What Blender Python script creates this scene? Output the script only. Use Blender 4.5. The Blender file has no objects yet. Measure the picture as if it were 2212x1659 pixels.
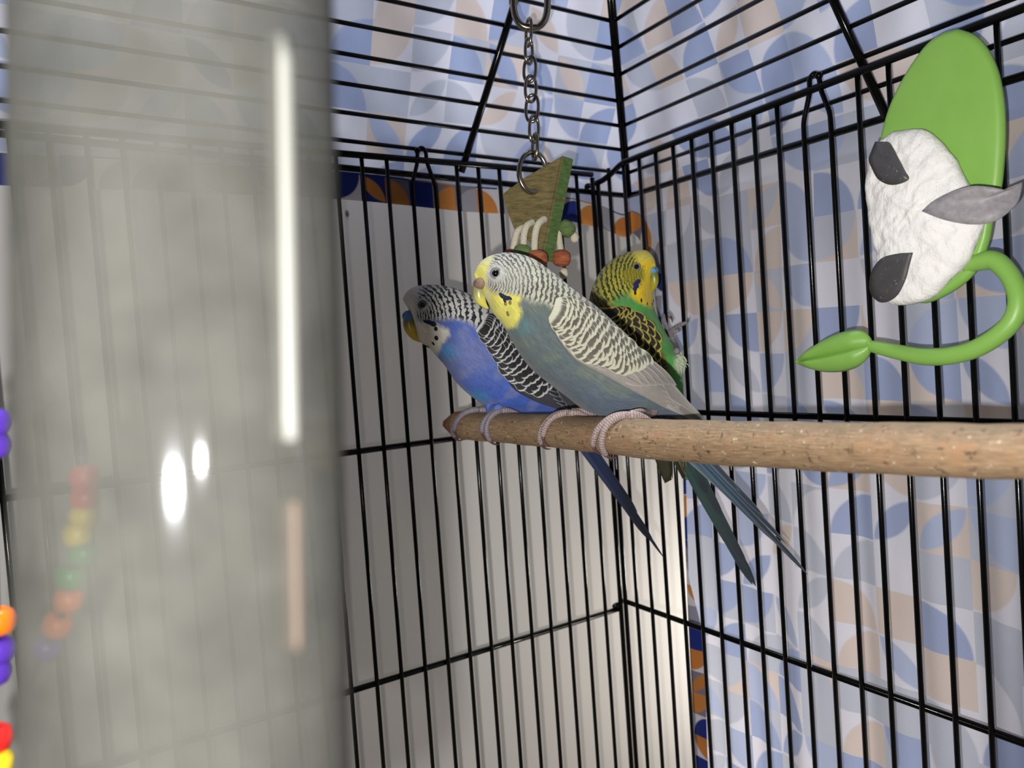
import bpy, bmesh, math, random
import numpy as np
from mathutils import Matrix, Vector

# ------------------------------------------------------------------ units
# Everything below is laid out in "bar pitches": the cage wires stand one pitch
# (12.5 mm) apart.  S turns pitches into metres when a mesh is made.
S = 0.0125
rng = np.random.default_rng(7)
random.seed(7)
scene = bpy.context.scene
COL = scene.collection
A = lambda *v: np.array(v, float)

# ------------------------------------------------------------------ camera
YAW, PITCH, ROLL = -2.130786, -0.036154, -0.071104
CAM = A(22.18885, 26.93370, 2.92364)
FPX = 1645.426
W_PX, H_PX = 2212.0, 1659.0
ca, sa, cb, sb, cc, sc_ = (math.cos(YAW), math.sin(YAW), math.cos(PITCH),
                           math.sin(PITCH), math.cos(ROLL), math.sin(ROLL))
FWD = A(ca * cb, sa * cb, sb)
_r = A(sa, -ca, 0.0)
_u = np.cross(_r, FWD)
RGT = cc * _r + sc_ * _u
UPV = -sc_ * _r + cc * _u

cam = bpy.data.cameras.new("camera")
cam.sensor_width = 36.0
cam.lens = FPX / W_PX * 36.0
cam.clip_start = 0.002
cam.clip_end = 50
cam.dof.use_dof = True
cam.dof.focus_distance = 24.0 * S
cam.dof.aperture_fstop = 15.0
cam_o = bpy.data.objects.new("camera", cam)
COL.objects.link(cam_o)
M = Matrix.Identity(4)
for i in range(3):
    M[i][0], M[i][1], M[i][2], M[i][3] = RGT[i], UPV[i], -FWD[i], CAM[i] * S
cam_o.matrix_world = M
scene.camera = cam_o

# ------------------------------------------------------------------ light
world = bpy.data.worlds.new("room_light")
scene.world = world
world.use_nodes = True
world.node_tree.nodes["Background"].inputs[0].default_value = (0.95, 0.97, 1.0, 1)
world.node_tree.nodes["Background"].inputs[1].default_value = 0.035

def light(name, kind, loc, energy, color, size):
    l = bpy.data.lights.new(name, kind)
    l.energy = energy
    l.color = color
    if kind == 'POINT':
        l.shadow_soft_size = size
    else:
        l.size = size
    o = bpy.data.objects.new(name, l)
    COL.objects.link(o)
    o.location = loc * S
    return o

# the phone's flash, beside the lens
FLASH = CAM - 1.0 * RGT - 1.0 * UPV
flash = light("phone_flash", 'POINT', FLASH, 4.5, (1.0, 0.985, 0.95), 0.0022)
flash.data.use_nodes = True
_lt = flash.data.node_tree
_fo = _lt.nodes.new('ShaderNodeLightFalloff')
_fo.inputs['Strength'].default_value = 1.0
_fo.inputs['Smooth'].default_value = 0.02      # soft near field, as the phone's exposure evens it out
_lt.links.new(_fo.outputs['Quadratic'], _lt.nodes['Emission'].inputs['Strength'])
# unseen lamp added beyond the cover's open side to brighten the wall
lamp = light("wall_fill", 'AREA', A(-18, 3, -15), 0.72, (1.0, 0.95, 0.86), 0.06)
lamp.rotation_euler = (Vector(A(2, -6, -9) - A(-18, 3, -15))).to_track_quat('-Z', 'Y').to_euler()

# unseen lamp added above the cage so light comes through the roof cloth
top_fill = light("roof_fill", 'AREA', A(6, -1.5, 95), 22.0, (0.90, 0.95, 1.0), 0.25)

vs = scene.view_settings
vs.view_transform = 'Standard'
vs.look = 'None'
vs.gamma = 1.0
vs.use_curve_mapping = False
vs.exposure = 0.0

# ------------------------------------------------------------------ geometry helpers
def ray(px, py):
    return FWD + RGT * ((px - W_PX / 2) / FPX) - UPV * ((py - H_PX / 2) / FPX)

def at(px, py, P0, n):
    """point of the plane (P0, n) that is seen at a pixel"""
    d = ray(px, py)
    return CAM + d * (np.dot(np.asarray(P0) - CAM, n) / np.dot(d, n))

def atd(px, py, depth):
    return CAM + ray(px, py) * depth

def proj(P):
    d = np.asarray(P) - CAM
    z = d @ FWD
    return np.stack([W_PX / 2 + FPX * (d @ RGT) / z, H_PX / 2 - FPX * (d @ UPV) / z], -1)

def lin(r, g, b):
    f = lambda c: (c / 255 / 12.92) if c / 255 <= 0.04045 else ((c / 255 + 0.055) / 1.055) ** 2.4
    return A(f(r), f(g), f(b))

BASE = {}

def tag(o, label=None, cat=None, group=None, kind=None):
    if label: o["label"] = label
    if cat: o["category"] = cat
    if group: o["group"] = group
    if kind: o["kind"] = kind
    return o

def thing(name, base, label, cat, group=None):
    o = bpy.data.objects.new(name, None)
    o.empty_display_size = 0.005
    COL.objects.link(o)
    o.location = Vector(base) * S
    BASE[o.name] = np.asarray(base, float)
    return tag(o, label, cat, group)

def base_of(o):
    return BASE.get(o.name, A(0, 0, 0)) if o is not None else A(0, 0, 0)

def mk(name, verts, faces, mat, parent=None, smooth=True, uv=None, attrs=None, origin=None):
    """one mesh object; verts in pitches, world space"""
    verts = np.asarray(verts, float)
    b = base_of(parent)
    org = np.asarray(origin, float) if origin is not None else b
    me = bpy.data.meshes.new(name)
    me.from_pydata(((verts - org) * S).tolist(), [], [list(map(int, f)) for f in faces])
    me.update()
    if smooth:
        me.shade_smooth()
    if uv is not None:
        lay = me.uv_layers.new(name="UVMap")
        vi = np.empty(len(me.loops), int)
        me.loops.foreach_get("vertex_index", vi)
        lay.data.foreach_set("uv", np.asarray(uv, np.float32)[vi].ravel())
    for k, v in (attrs or {}).items():
        v = np.asarray(v, np.float32)
        if v.ndim == 1:
            a = me.attributes.new(k, 'FLOAT', 'POINT')
            a.data.foreach_set("value", v)
        else:
            a = me.attributes.new(k, 'FLOAT_COLOR', 'POINT')
            a.data.foreach_set("color", np.c_[v, np.ones(len(v))].astype(np.float32).ravel())
    me.materials.append(mat)
    o = bpy.data.objects.new(name, me)
    COL.objects.link(o)
    o.parent = parent
    o.location = Vector(org - b) * S if parent is not None else Vector(org) * S
    BASE[o.name] = org
    return o

def inst(name, me, parent, M4):
    """another object on the same mesh; M4 is a world matrix in pitches"""
    o = bpy.data.objects.new(name, me)
    COL.objects.link(o)
    o.parent = parent
    b = base_of(parent)
    X = Matrix([[M4[i][j] for j in range(3)] + [(M4[i][3] - b[i]) * S] for i in range(3)] + [[0, 0, 0, 1]])
    o.matrix_basis = X
    return o

def crom(P, n):
    """resample a polyline smoothly (Catmull-Rom over the index)"""
    P = np.asarray(P, float)
    m = len(P)
    t = np.linspace(0, m - 1, n)
    i = np.clip(t.astype(int), 0, m - 2)
    f = (t - i)[:, None]
    p0 = P[np.clip(i - 1, 0, m - 1)]; p1 = P[i]; p2 = P[i + 1]; p3 = P[np.clip(i + 2, 0, m - 1)]
    return 0.5 * ((2 * p1) + (-p0 + p2) * f + (2 * p0 - 5 * p1 + 4 * p2 - p3) * f ** 2 + (-p0 + 3 * p1 - 3 * p2 + p3) * f ** 3)

def frames(P, ref=None):
    T = np.gradient(P, axis=0)
    T /= np.linalg.norm(T, axis=1)[:, None] + 1e-12
    a = np.asarray(ref, float) if ref is not None else (A(0, 0, 1) if abs(T[0][2]) < .9 else A(1, 0, 0))
    n = a - T[0] * (a @ T[0]); n /= np.linalg.norm(n)
    N = [n]
    for k in range(1, len(P)):
        n = N[-1] - T[k] * (N[-1] @ T[k]); n /= np.linalg.norm(n); N.append(n)
    N = np.array(N)
    return T, N, np.cross(T, N)

def tube(P, R, k=10, closed=False, cap=True, flat=1.0, ref=None):
    """swept tube -> verts, faces, uv"""
    P = np.asarray(P, float)
    n = len(P)
    R = np.full(n, R) if np.isscalar(R) else np.asarray(R, float)
    if closed:
        T = np.roll(P, -1, 0) - np.roll(P, 1, 0)
        T /= np.linalg.norm(T, axis=1)[:, None]
        c = P.mean(0)
        nn = np.cross(P[0] - c, P[n // 4] - c); nn /= np.linalg.norm(nn)
        N = np.tile(nn, (n, 1)); Bn = np.cross(T, N)
    else:
        T, N, Bn = frames(P, ref)
    a = np.linspace(0, 2 * np.pi, k, endpoint=False)
    V = (P[:, None] + R[:, None, None] * (np.cos(a)[None, :, None] * N[:, None] * flat + np.sin(a)[None, :, None] * Bn[:, None])).reshape(-1, 3)
    L = np.r_[0, np.cumsum(np.linalg.norm(np.diff(P, axis=0), axis=1))]
    uv = np.stack([np.tile(np.arange(k) / k, n), np.repeat(L, k)], -1)
    F = []
    for i in range(n if closed else n - 1):
        i2 = (i + 1) % n
        for j in range(k):
            j2 = (j + 1) % k
            F.append((i * k + j, i * k + j2, i2 * k + j2, i2 * k + j))
    if cap and not closed:
        F.append(tuple(range(k))[::-1]); F.append(tuple(range((n - 1) * k, n * k)))
    return V, F, uv

def merge(parts):
    V, F, U = [], [], []
    o = 0
    for v, f, u in parts:
        V.append(v); U.append(u)
        F += [tuple(x + o for x in ff) for ff in f]
        o += len(v)
    return np.concatenate(V), F, np.concatenate(U)

def sphere(c, r, nu=20, nv=12, ax=None):
    V, U = [], []
    r = np.asarray(r, float) * np.ones(3)
    ax = np.eye(3) if ax is None else np.asarray(ax)
    for i in range(nv + 1):
        th = math.pi * i / nv
        for j in range(nu):
            ph = 2 * math.pi * j / nu
            d = A(math.sin(th) * math.cos(ph), math.sin(th) * math.sin(ph), math.cos(th)) * r
            V.append(np.asarray(c) + d @ ax); U.append((j / nu, i / nv))
    F = []
    for i in range(nv):
        for j in range(nu):
            F.append((i * nu + j, (i + 1) * nu + j, (i + 1) * nu + (j + 1) % nu, i * nu + (j + 1) % nu))
    return np.array(V), F, np.array(U)

def gridfaces(nu, nv):
    return [(i * nv + j, (i + 1) * nv + j, (i + 1) * nv + j + 1, i * nv + j + 1) for i in range(nu - 1) for j in range(nv - 1)]

# ------------------------------------------------------------------ material helpers
class NT:
    def __init__(self, name):
        self.m = bpy.data.materials.new(name)
        self.m.use_nodes = True
        self.t = self.m.node_tree
        self.t.nodes.clear()
        self.out = self.n('ShaderNodeOutputMaterial')
    def n(self, typ, **kw):
        nd = self.t.nodes.new(typ)
        for k, v in kw.items():
            setattr(nd, k, v)
        return nd
    def set(self, sock, v):
        if hasattr(v, 'is_output') or isinstance(v, bpy.types.NodeSocket):
            self.t.links.new(v, sock)
        elif v is not None:
            if isinstance(v, (tuple, list, np.ndarray)):
                v = [float(x) for x in v]
                if sock.type == 'RGBA' and len(v) == 3: v = v + [1.0]
            sock.default_value = v
    def math(self, op, a, b=None, c=None):
        nd = self.n('ShaderNodeMath', operation=op)
        for s, v in zip(nd.inputs, (a, b, c)):
            if v is not None: self.set(s, v)
        return nd.outputs[0]
    def mix(self, f, a, b, typ='MIX'):
        nd = self.n('ShaderNodeMix', data_type='RGBA', blend_type=typ)
        self.set(nd.inputs[0], f); self.set(nd.inputs[6], a); self.set(nd.inputs[7], b)
        return nd.outputs[2]
    def smooth(self, x, e0, e1):
        nd = self.n('ShaderNodeMapRange', interpolation_type='SMOOTHSTEP')
        self.set(nd.inputs[0], x); nd.inputs[1].default_value = e0; nd.inputs[2].default_value = e1
        return nd.outputs[0]
    def noise(self, vec, scale, detail=3, rough=.55):
        nd = self.n('ShaderNodeTexNoise')
        if vec is not None: self.set(nd.inputs['Vector'], vec)
        nd.inputs['Scale'].default_value = scale; nd.inputs['Detail'].default_value = detail
        nd.inputs['Roughness'].default_value = rough
        return nd.outputs[0]
    def obj(self):
        return self.n('ShaderNodeTexCoord').outputs['Object']
    def uv(self):
        return self.n('ShaderNodeTexCoord').outputs['UV']
    def vmul(self, v, s):
        nd = self.n('ShaderNodeVectorMath', operation='MULTIPLY')
        self.set(nd.inputs[0], v); self.set(nd.inputs[1], s)
        return nd.outputs[0]
    def attr(self, name):
        return self.n('ShaderNodeAttribute', attribute_name=name)
    def ramp(self, f, stops, interp='LINEAR'):
        nd = self.n('ShaderNodeValToRGB')
        cr = nd.color_ramp
        cr.interpolation = interp
        while len(cr.elements) < len(stops): cr.elements.new(0.5)
        for e, (p, c) in zip(cr.elements, stops):
            e.position = p; e.color = [*map(float, c), 1.0]
        self.set(nd.inputs[0], f)
        return nd.outputs[0]
    def bump(self, h, strength=.3, dist=.0005):
        nd = self.n('ShaderNodeBump')
        nd.inputs['Strength'].default_value = strength; nd.inputs['Distance'].default_value = dist
        self.set(nd.inputs['Height'], h)
        return nd.outputs[0]
    def bsdf(self, color, rough=.5, normal=None, **kw):
        nd = self.n('ShaderNodeBsdfPrincipled')
        self.set(nd.inputs['Base Color'], color); self.set(nd.inputs['Roughness'], rough)
        if normal is not None: self.set(nd.inputs['Normal'], normal)
        for k, v in kw.items():
            self.set(nd.inputs[k.replace('_', ' ')], v)
        return nd.outputs[0]
    def done(self, sh):
        self.t.links.new(sh, self.out.inputs[0])
        return self.m

def plain(name, col, rough=.5, var=.12, scale=200., bump=0., **kw):
    """one colour with a little procedural variation"""
    t = NT(name)
    n = t.noise(t.obj(), scale)
    col = np.asarray(col)
    c = t.mix(n, col * (1 - var), np.minimum(col * (1 + var), 1))
    return t.done(t.bsdf(c, rough, t.bump(n, bump) if bump else None, **kw))

# ------------------------------------------------------------------ wall of the room
def wall_material():
    t = NT("wall_paint")
    o = t.obj()
    c = t.mix(t.noise(o, 14, 2), lin(178, 174, 171), lin(186, 182, 179))
    return t.done(t.bsdf(c, .75, t.bump(t.noise(o, 700, 2), .08, .0002)))

WALL_Y = -6.0
v = np.array([[x, y, z] for y in (WALL_Y - 4, WALL_Y) for (x, z) in ((-70, -60), (70, -60), (70, 60), (-70, 60))], float)
f = [(0, 1, 2, 3), (7, 6, 5, 4), (0, 4, 5, 1), (1, 5, 6, 2), (2, 6, 7, 3), (3, 7, 4, 0)]
wall = mk("wall_back", v, f, wall_material(), smooth=False)
tag(wall, kind="structure", label="plain off-white painted room wall behind the cage")
v = np.array([[x, y, z] for z in (-84, -80) for (x, y) in ((-70, WALL_Y - 4), (70, WALL_Y - 4), (70, 130), (-70, 130))], float)
floor = mk("floor", v, [(3, 2, 1, 0), (4, 5, 6, 7), (0, 1, 5, 4), (1, 2, 6, 5), (2, 3, 7, 6), (3, 0, 4, 7)], plain("floor_boards", lin(150, 128, 104), .6, .2, 12), smooth=False)
tag(floor, kind="structure", label="brown floor of the room below the cage")
# two small marks on the paint
mark_m = plain("wall_smudge", lin(96, 82, 70), .8)
for q, (a_, b_) in (((750, 461), (.09, .16)),):
    P = at(*q, (0, WALL_Y, 0), A(0, 1, 0))
    vv, ff, uu = sphere(P + A(0, .005, 0), (a_, .02, b_), 14, 8)
    mk("paint_mark", vv, ff, mark_m, wall)

# ------------------------------------------------------------------ cage
def enamel():
    t = NT("black_enamel")
    n = t.noise(t.obj(), 900, 2)
    return t.done(t.bsdf(t.mix(n, lin(4, 4, 4), lin(9, 10, 9)), .17, t.bump(n, .12, .0002), Specular_IOR_Level=.22))
BLACK = enamel()

Z_BOT = -20.0
LX0, RY0 = 1.19746, 0.79434
ZL = {'low': -8.9746, 'mid': -0.1948, 'top': 10.7876}
ZR = {'low': -8.7328, 'mid': 0.1619, 'top': 10.8913}
NL, NR = 26, 24          # wires on each wall
cage = thing("bird_cage", (0, 0, Z_BOT), "black enamelled wire bird cage with a sloping barred roof", "cage")

def wire_mesh(name, length, r, k=8):
    vv, ff, uu = tube(np.array([[0, 0, 0], [0, 0, length]]), r, k)
    me = bpy.data.meshes.new(name)
    me.from_pydata((vv * S).tolist(), [], ff); me.update(); me.shade_smooth()
    me.materials.append(BLACK)
    return me

def rail(name, P, r, parent, n=None, k=10):
    P = np.asarray(P, float)
    if n: P = crom(P, n)
    vv, ff, uu = tube(P, r, k)
    return mk(name, vv, ff, BLACK, parent)

# left wall panel (plane y = 0): frame with rails, then every upright wire
def panel(side):
    if side == 'L':
        pt = lambda a, z, o=0.: A(a, -o, z)
        Z, n, a0 = ZL, NL, LX0
        hooked = (7, 8)
    else:
        pt = lambda a, z, o=0.: A(-o, a, z)
        Z, n, a0 = ZR, NR, RY0
        hooked = (10, 11)
    end = a0 + n - .4
    post = 0.30 if side == 'L' else 0.0
    V, F, U = [], [], []
    # end post and top rail are the frame of the panel
    parts = [tube(np.array([pt(post, Z_BOT), pt(post, Z['top'] - (.15 if side == 'L' else .35))]), .105, 10)]
    if side == 'L':
        top = [pt(end, Z['top']), pt(8, Z['top']), pt(post, Z['top'])]
        parts.append(tube(np.array(top), .125, 10))
    else:
        top = crom([pt(end, Z['top']), pt(12, Z['top']), pt(3, Z['top']), pt(1.75, Z['top'] - .02), pt(.95, Z['top'] - .28), pt(.35, Z['top'] - .42), pt(-.12, Z['top'] - .45)], 40)
        parts.append(tube(top, .125, 10))
        parts.append(sphere(pt(-.5, Z['top'] - .52) + A(.25, 0, 0), (.16, .34, .14), 12, 8))
    vv, ff, uu = merge(parts)
    fr = mk("wall_frame", vv, ff, BLACK, cage)
    # cross rails
    for kname in ('mid', 'low'):
        z = Z[kname]
        P = [pt(end, z, .13), pt(post, z, .13)]
        if side == 'R':
            P += [pt(-.25, z + .02, .05)]
        vv, ff, uu = tube(np.array(P), .115, 10)
        if side == 'R' and kname == 'low':
            s2 = sphere(pt(-.12, z - .06) + A(.42, 0, 0), (.26, .16, .14), 12, 8)
            vv, ff, uu = merge([(vv, ff, uu), s2])
        mk("cross_rail", vv, ff, BLACK, fr)
    me = wire_mesh("wire", Z['top'] - Z_BOT, .083)
    for i in range(n):
        a = a0 + i
        if i in hooked:
            mid = a0 + hooked[0] + .5
            sgn = 1 if a < mid else -1
            off = sgn * .31
            hookx = a + off
            P = [pt(a, Z_BOT), pt(a, Z['top'] - 1.6), pt(a, Z['top'] - 1.25), pt(a + off * .08, Z['top'] - .9), pt(a + off * .55, Z['top'] - .45), pt(a + off * .93, Z['top'] - .08), pt(hookx, Z['top'] + .15), pt(hookx + .02 * sgn, Z['top'] + .36)]
            if i == hooked[0]:
                P += [pt(hookx + .14 * sgn, Z['top'] + .5, .05), pt(hookx + .32 * sgn, Z['top'] + .42, .08)]
            Pc = np.concatenate([np.array(P[:2]), crom(P[1:], 40)[1:]])
            vv, ff, uu = tube(Pc, .083, 8)
            s2 = sphere(Pc[-1], (.13, .13, .13), 10, 7) if i == hooked[1] else sphere(Pc[-1], (.085,) * 3, 8, 6)
            vv, ff, uu = merge([(vv, ff, uu), s2])
            mk("wire", vv, ff, BLACK, fr)
        else:
            P = pt(a, Z_BOT)
            inst("wire", me, fr, [[1, 0, 0, P[0]], [0, 1, 0, P[1]], [0, 0, 1, P[2]]])
            if side == 'R':
                pass
    return fr

panel('L')
panel('R')

# the hipped roof sits over the walls, a little askew
RC = A(-1.7687, 0.0, 9.9474)
PSI, TL, TR, RG, RT1, RT2 = -0.05383, 2.16782, 2.51345, 0.90897, 0.03911, -0.03004
EX = A(math.cos(PSI), math.sin(PSI), RT1)
EY = A(-math.sin(PSI), math.cos(PSI), RT2)
EZ = A(0, 0, 1)
def roofL(a, h, c=RC):      # left slope: a runs along EX from the hip
    return c + EY * (h / TL) + EX * (h / TR + a) + EZ * h
def roofR(a, h, c=RC):
    return c + EX * (h / TR) + EY * (h / TL + a) + EZ * h
H_ROOF = 14 * RG
for side, fn in (('L', roofL), ('R', roofR)):
    vv = [tube(np.array([fn(0, 0), fn(26, 0)]), .125, 10)]
    off = EX * .16 if side == 'L' else EY * .16
    vv.append(tube(np.array([fn(0, -.02) + off * .6, fn(0, H_ROOF) + off * .6]), .11, 10))
    a_, b_, c_ = merge(vv)
    fr = mk("roof_frame", a_, b_, BLACK, cage)
    me = wire_mesh("wire", 26.0, .083)
    for k in range(1, 14):
        h = k * RG
        P, Q = fn(0, h), fn(26, h)
        d = (Q - P); d = d / np.linalg.norm(d)
        s = np.cross(A(0, 0, 1), d); s /= np.linalg.norm(s)
        u2 = np.cross(d, s)
        inst("wire", me, fr, [[s[i], u2[i], d[i], P[i]] for i in range(3)])
    # the flat strengthening strip that runs up the slope
    if side == 'L':
        px0, px1 = (996, 372), (1104, 30)
        n = np.cross(EX, EY / TL + EZ); ref = RC
    else:
        px0, px1 = (1915, 252), (1793, -16)
        n = np.cross(EY, EX / TR + EZ); ref = RC
    n = n / np.linalg.norm(n)
    inward = n if np.dot(CAM - ref, n) > 0 else -n
    P0, P1 = at(*px0, ref + inward * .12, n), at(*px1, ref + inward * .12, n)
    P1 = P0 + (P1 - P0) * 1.7
    a_, b_, c_ = tube(np.array([P0, P1]), .14, 10)
    mk("roof_strut", a_, b_, BLACK, fr)

# ------------------------------------------------------------------ printed cloth over the cage
def cloth_material(name, fg, bg, tile, weave=.10, trans=.22, rough=.9):
    """patchwork of quarter circles and squares, one random pick per tile"""
    t = NT(name)
    uv = t.uv()
    p = t.vmul(uv, (1 / tile, 1 / tile, 0))
    fl = t.n('ShaderNodeVectorMath', operation='FLOOR'); t.set(fl.inputs[0], p)
    fr = t.n('ShaderNodeVectorMath', operation='FRACTION'); t.set(fr.inputs[0], p)
    wn = t.n('ShaderNodeTexWhiteNoise', noise_dimensions='3D'); t.set(wn.inputs['Vector'], fl.outputs[0])
    rs = t.n('ShaderNodeSeparateColor'); t.set(rs.inputs[0], wn.outputs['Color'])
    ls = t.n('ShaderNodeSeparateXYZ'); t.set(ls.inputs[0], fr.outputs[0])
    def flip(x, r):
        g = t.math('GREATER_THAN', r, .5)
        # x*(1-2g)+g
        return t.math('ADD', t.math('MULTIPLY', x, t.math('SUBTRACT', 1, t.math('MULTIPLY', g, 2))), g)
    lx, ly = flip(ls.outputs[0], rs.outputs[0]), flip(ls.outputs[1], rs.outputs[1])
    d = t.math('SQRT', t.math('ADD', t.math('MULTIPLY', lx, lx), t.math('MULTIPLY', ly, ly)))
    inside = t.math('SUBTRACT', 1, t.smooth(d, .93, 1.0))
    # second random set
    of = t.n('ShaderNodeVectorMath', operation='ADD'); t.set(of.inputs[0], fl.outputs[0]); of.inputs[1].default_value = (17.3, 5.1, 9.7)
    wn2 = t.n('ShaderNodeTexWhiteNoise', noise_dimensions='3D'); t.set(wn2.inputs['Vector'], of.outputs[0])
    r2 = t.n('ShaderNodeSeparateColor'); t.set(r2.inputs[0], wn2.outputs['Color'])
    # a third of the tiles are split by a leaf (two circles) or stay square
    lx1, ly1 = t.math('SUBTRACT', 1, lx), t.math('SUBTRACT', 1, ly)
    d2 = t.math('SQRT', t.math('ADD', t.math('MULTIPLY', lx1, lx1), t.math('MULTIPLY', ly1, ly1)))
    leaf = t.math('MULTIPLY', inside, t.math('SUBTRACT', 1, t.smooth(d2, .93, 1.0)))
    isleaf = t.math('GREATER_THAN', r2.outputs[2], .78)
    shape = t.math('ADD', t.math('MULTIPLY', leaf, isleaf), t.math('MULTIPLY', inside, t.math('SUBTRACT', 1, isleaf)))
    def pal(f, cols):
        n = len(cols)
        return t.ramp(f, [(i / n, c) for i, c in enumerate(cols)], 'CONSTANT')
    col = t.mix(shape, pal(r2.outputs[1], bg), pal(r2.outputs[0], fg))
    # threads
    us = t.n('ShaderNodeSeparateXYZ'); t.set(us.inputs[0], uv)
    wv = t.math('MULTIPLY', t.math('SINE', t.math('MULTIPLY', us.outputs[0], 2 * math.pi / .066)),
                t.math('SINE', t.math('MULTIPLY', us.outputs[1], 2 * math.pi / .060)))
    big = t.noise(t.vmul(uv, (1, .35, 1)), .8, 3)
    wmul = t.math('ADD', t.math('ADD', .90 - weave * .6, t.math('MULTIPLY', big, .2)), t.math('MULTIPLY', wv, weave))
    g = t.n('ShaderNodeCombineColor')
    for i in range(3): t.set(g.inputs[i], wmul)
    col = t.mix(1.0, col, g.outputs[0], 'MULTIPLY')
    nrm = t.bump(wv, .10, .0002)
    a = t.bsdf(col, rough, nrm, Sheen_Weight=.08)
    b = t.n('ShaderNodeBsdfTranslucent'); t.set(b.inputs[0], col)
    mx = t.n('ShaderNodeMixShader'); mx.inputs[0].default_value = trans
    t.t.links.new(a, mx.inputs[1]); t.t.links.new(b.outputs[0], mx.inputs[2])
    return t.done(mx.outputs[0])

P_BLUE, P_BLUE2, P_WHITE, P_GREY, P_PEACH = lin(166, 179, 218), lin(184, 195, 228), lin(228, 227, 242), lin(198, 202, 220), lin(222, 207, 203)
CLOTH = cloth_material("cover_cloth_reverse",
                       [P_BLUE, P_BLUE2, P_BLUE, P_WHITE, P_BLUE2, P_PEACH, P_GREY, P_GREY, P_BLUE],
                       [P_WHITE, P_WHITE, P_GREY, P_WHITE, P_WHITE, P_PEACH, P_WHITE, P_GREY, P_WHITE], 1.6, .18, .46)
HEMC = cloth_material("cover_cloth_print",
                      [lin(14, 36, 118), lin(196, 126, 58), lin(14, 36, 118), lin(150, 146, 156), lin(190, 118, 52)],
                      [lin(205, 202, 206), lin(120, 114, 126), lin(205, 202, 206), lin(14, 36, 118)], 1.0, .05)

CC = RC + A(-.36, -.36, .22)
cover = thing("cage_cover", CC + A(0, 0, -29), "pale geometric-print cloth cover draped over the cage roof and side", "cloth cover")
YV = EY / np.linalg.norm(EY); XV = EX / np.linalg.norm(EX)

def wob(a, b):
    return .09 * np.sin(.8 * a + .5 * b + 1) + .06 * np.sin(1.9 * a - .7 * b) + .04 * np.sin(3.7 * a + 2.1 * b + .4)

parts = []
# the two slopes
nL = np.cross(EX, EY / TL + EZ); nL /= np.linalg.norm(nL); nL *= np.sign(nL @ A(0, -1, 1))
nR = np.cross(EY, EX / TR + EZ); nR /= np.linalg.norm(nR); nR *= np.sign(nR @ A(-1, 0, 1))
na, nh = 150, 60
for fn, nn, ar in ((roofL, nL, 27.0), (roofR, nR, 27.0)):
    V, U = [], []
    for i in range(na):
        a = ar * i / (na - 1)
        for j in range(nh):
            h = 14.2 * j / (nh - 1)
            w = (wob(a, h) + .2) * min(1, a / 1.2) * min(1, h / 1.0)
            V.append(fn(a, h, CC) + nn * max(w, 0))
            U.append((a + h / TR + (0 if fn is roofL else 60.3), 30 + h * 1.08))
    parts.append((np.array(V), gridfaces(na, nh), np.array(U)))
# left drop with its bottom edge
hem_px = [(640, 423), (730, 428), (815, 435), (1000, 455), (1090, 460), (1240, 478), (1305, 494), (1340, 510)]
nDL = np.cross(XV, EZ)
hemL = np.array([at(*q, CC, nDL) for q in hem_px])
aL = (hemL - CC) @ XV
def zhem(a):
    return np.interp(a, aL[::-1], hemL[::-1, 2])
V, U = [], []
nj = 10
acol = np.linspace(0, 27, 140)
for a in acol:
    top = roofL(a, 0, CC)
    zb = zhem(a)
    for j in range(nj):
        s = j / (nj - 1)
        z = top[2] + (zb - top[2]) * s
        V.append(A(top[0], top[1], z) + nDL * -.02 * math.sin(1.3 * a) * s)
        U.append((a, 30 - (top[2] - z)))
parts.append((np.array(V), gridfaces(len(acol), nj), np.array(U)))
# right drop
zk = [10.4, 8.35, 8.1, 6.9, 5.6, 2.0, -2.3, -8.6, -16.4, -19.5]
yk = [-.36, -.36, .05, .9, 1.25, 1.9, 2.3, 2.05, 1.8, 1.75]
def yedge(z):
    return np.interp(z, zk[::-1], yk[::-1])
def drop_x(y, z):
    top = CC[0] + (EY[0]) * (y - CC[1])
    k = np.clip((9.5 - z) / 5, 0, 1)
    f = .24 * np.sin(.75 * y + .9) + .17 * np.sin(1.55 * y - .06 * z) + .10 * np.sin(3.3 * y + .1 * z + 1) + .03 * np.sin(6.1 * y - .15 * z)
    f += .28 * np.exp(-((y - 16.9 - .04 * z) / .5) ** 2)
    return top - .12 + k * (f * .8 + .1)
rowz = np.concatenate([np.linspace(0, 1, 14)[:-1], np.linspace(1, 30, 70)])
V, U = [], []
ncol = 170
for i in range(len(rowz)):
    for j in range(ncol):
        s = j / (ncol - 1)
        z0 = CC[2] - rowz[i]
        ye = yedge(z0)
        y = ye + (27 - ye) * s
        top = roofR(y - CC[1], 0, CC)
        z = top[2] - rowz[i]
        x = drop_x(y, z) if rowz[i] > .9 else top[0] + (drop_x(y, top[2] - 1) - top[0]) * (rowz[i] / .9) ** 2
        V.append((x, y, z)); U.append((60.3 + y * 1.02, 30 - rowz[i]))
parts.append((np.array(V), gridfaces(len(rowz), ncol), np.array(U)))
vv, ff, uu = merge(parts)
mk("drape", vv, ff, CLOTH, cover, uv=uu)
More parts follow.
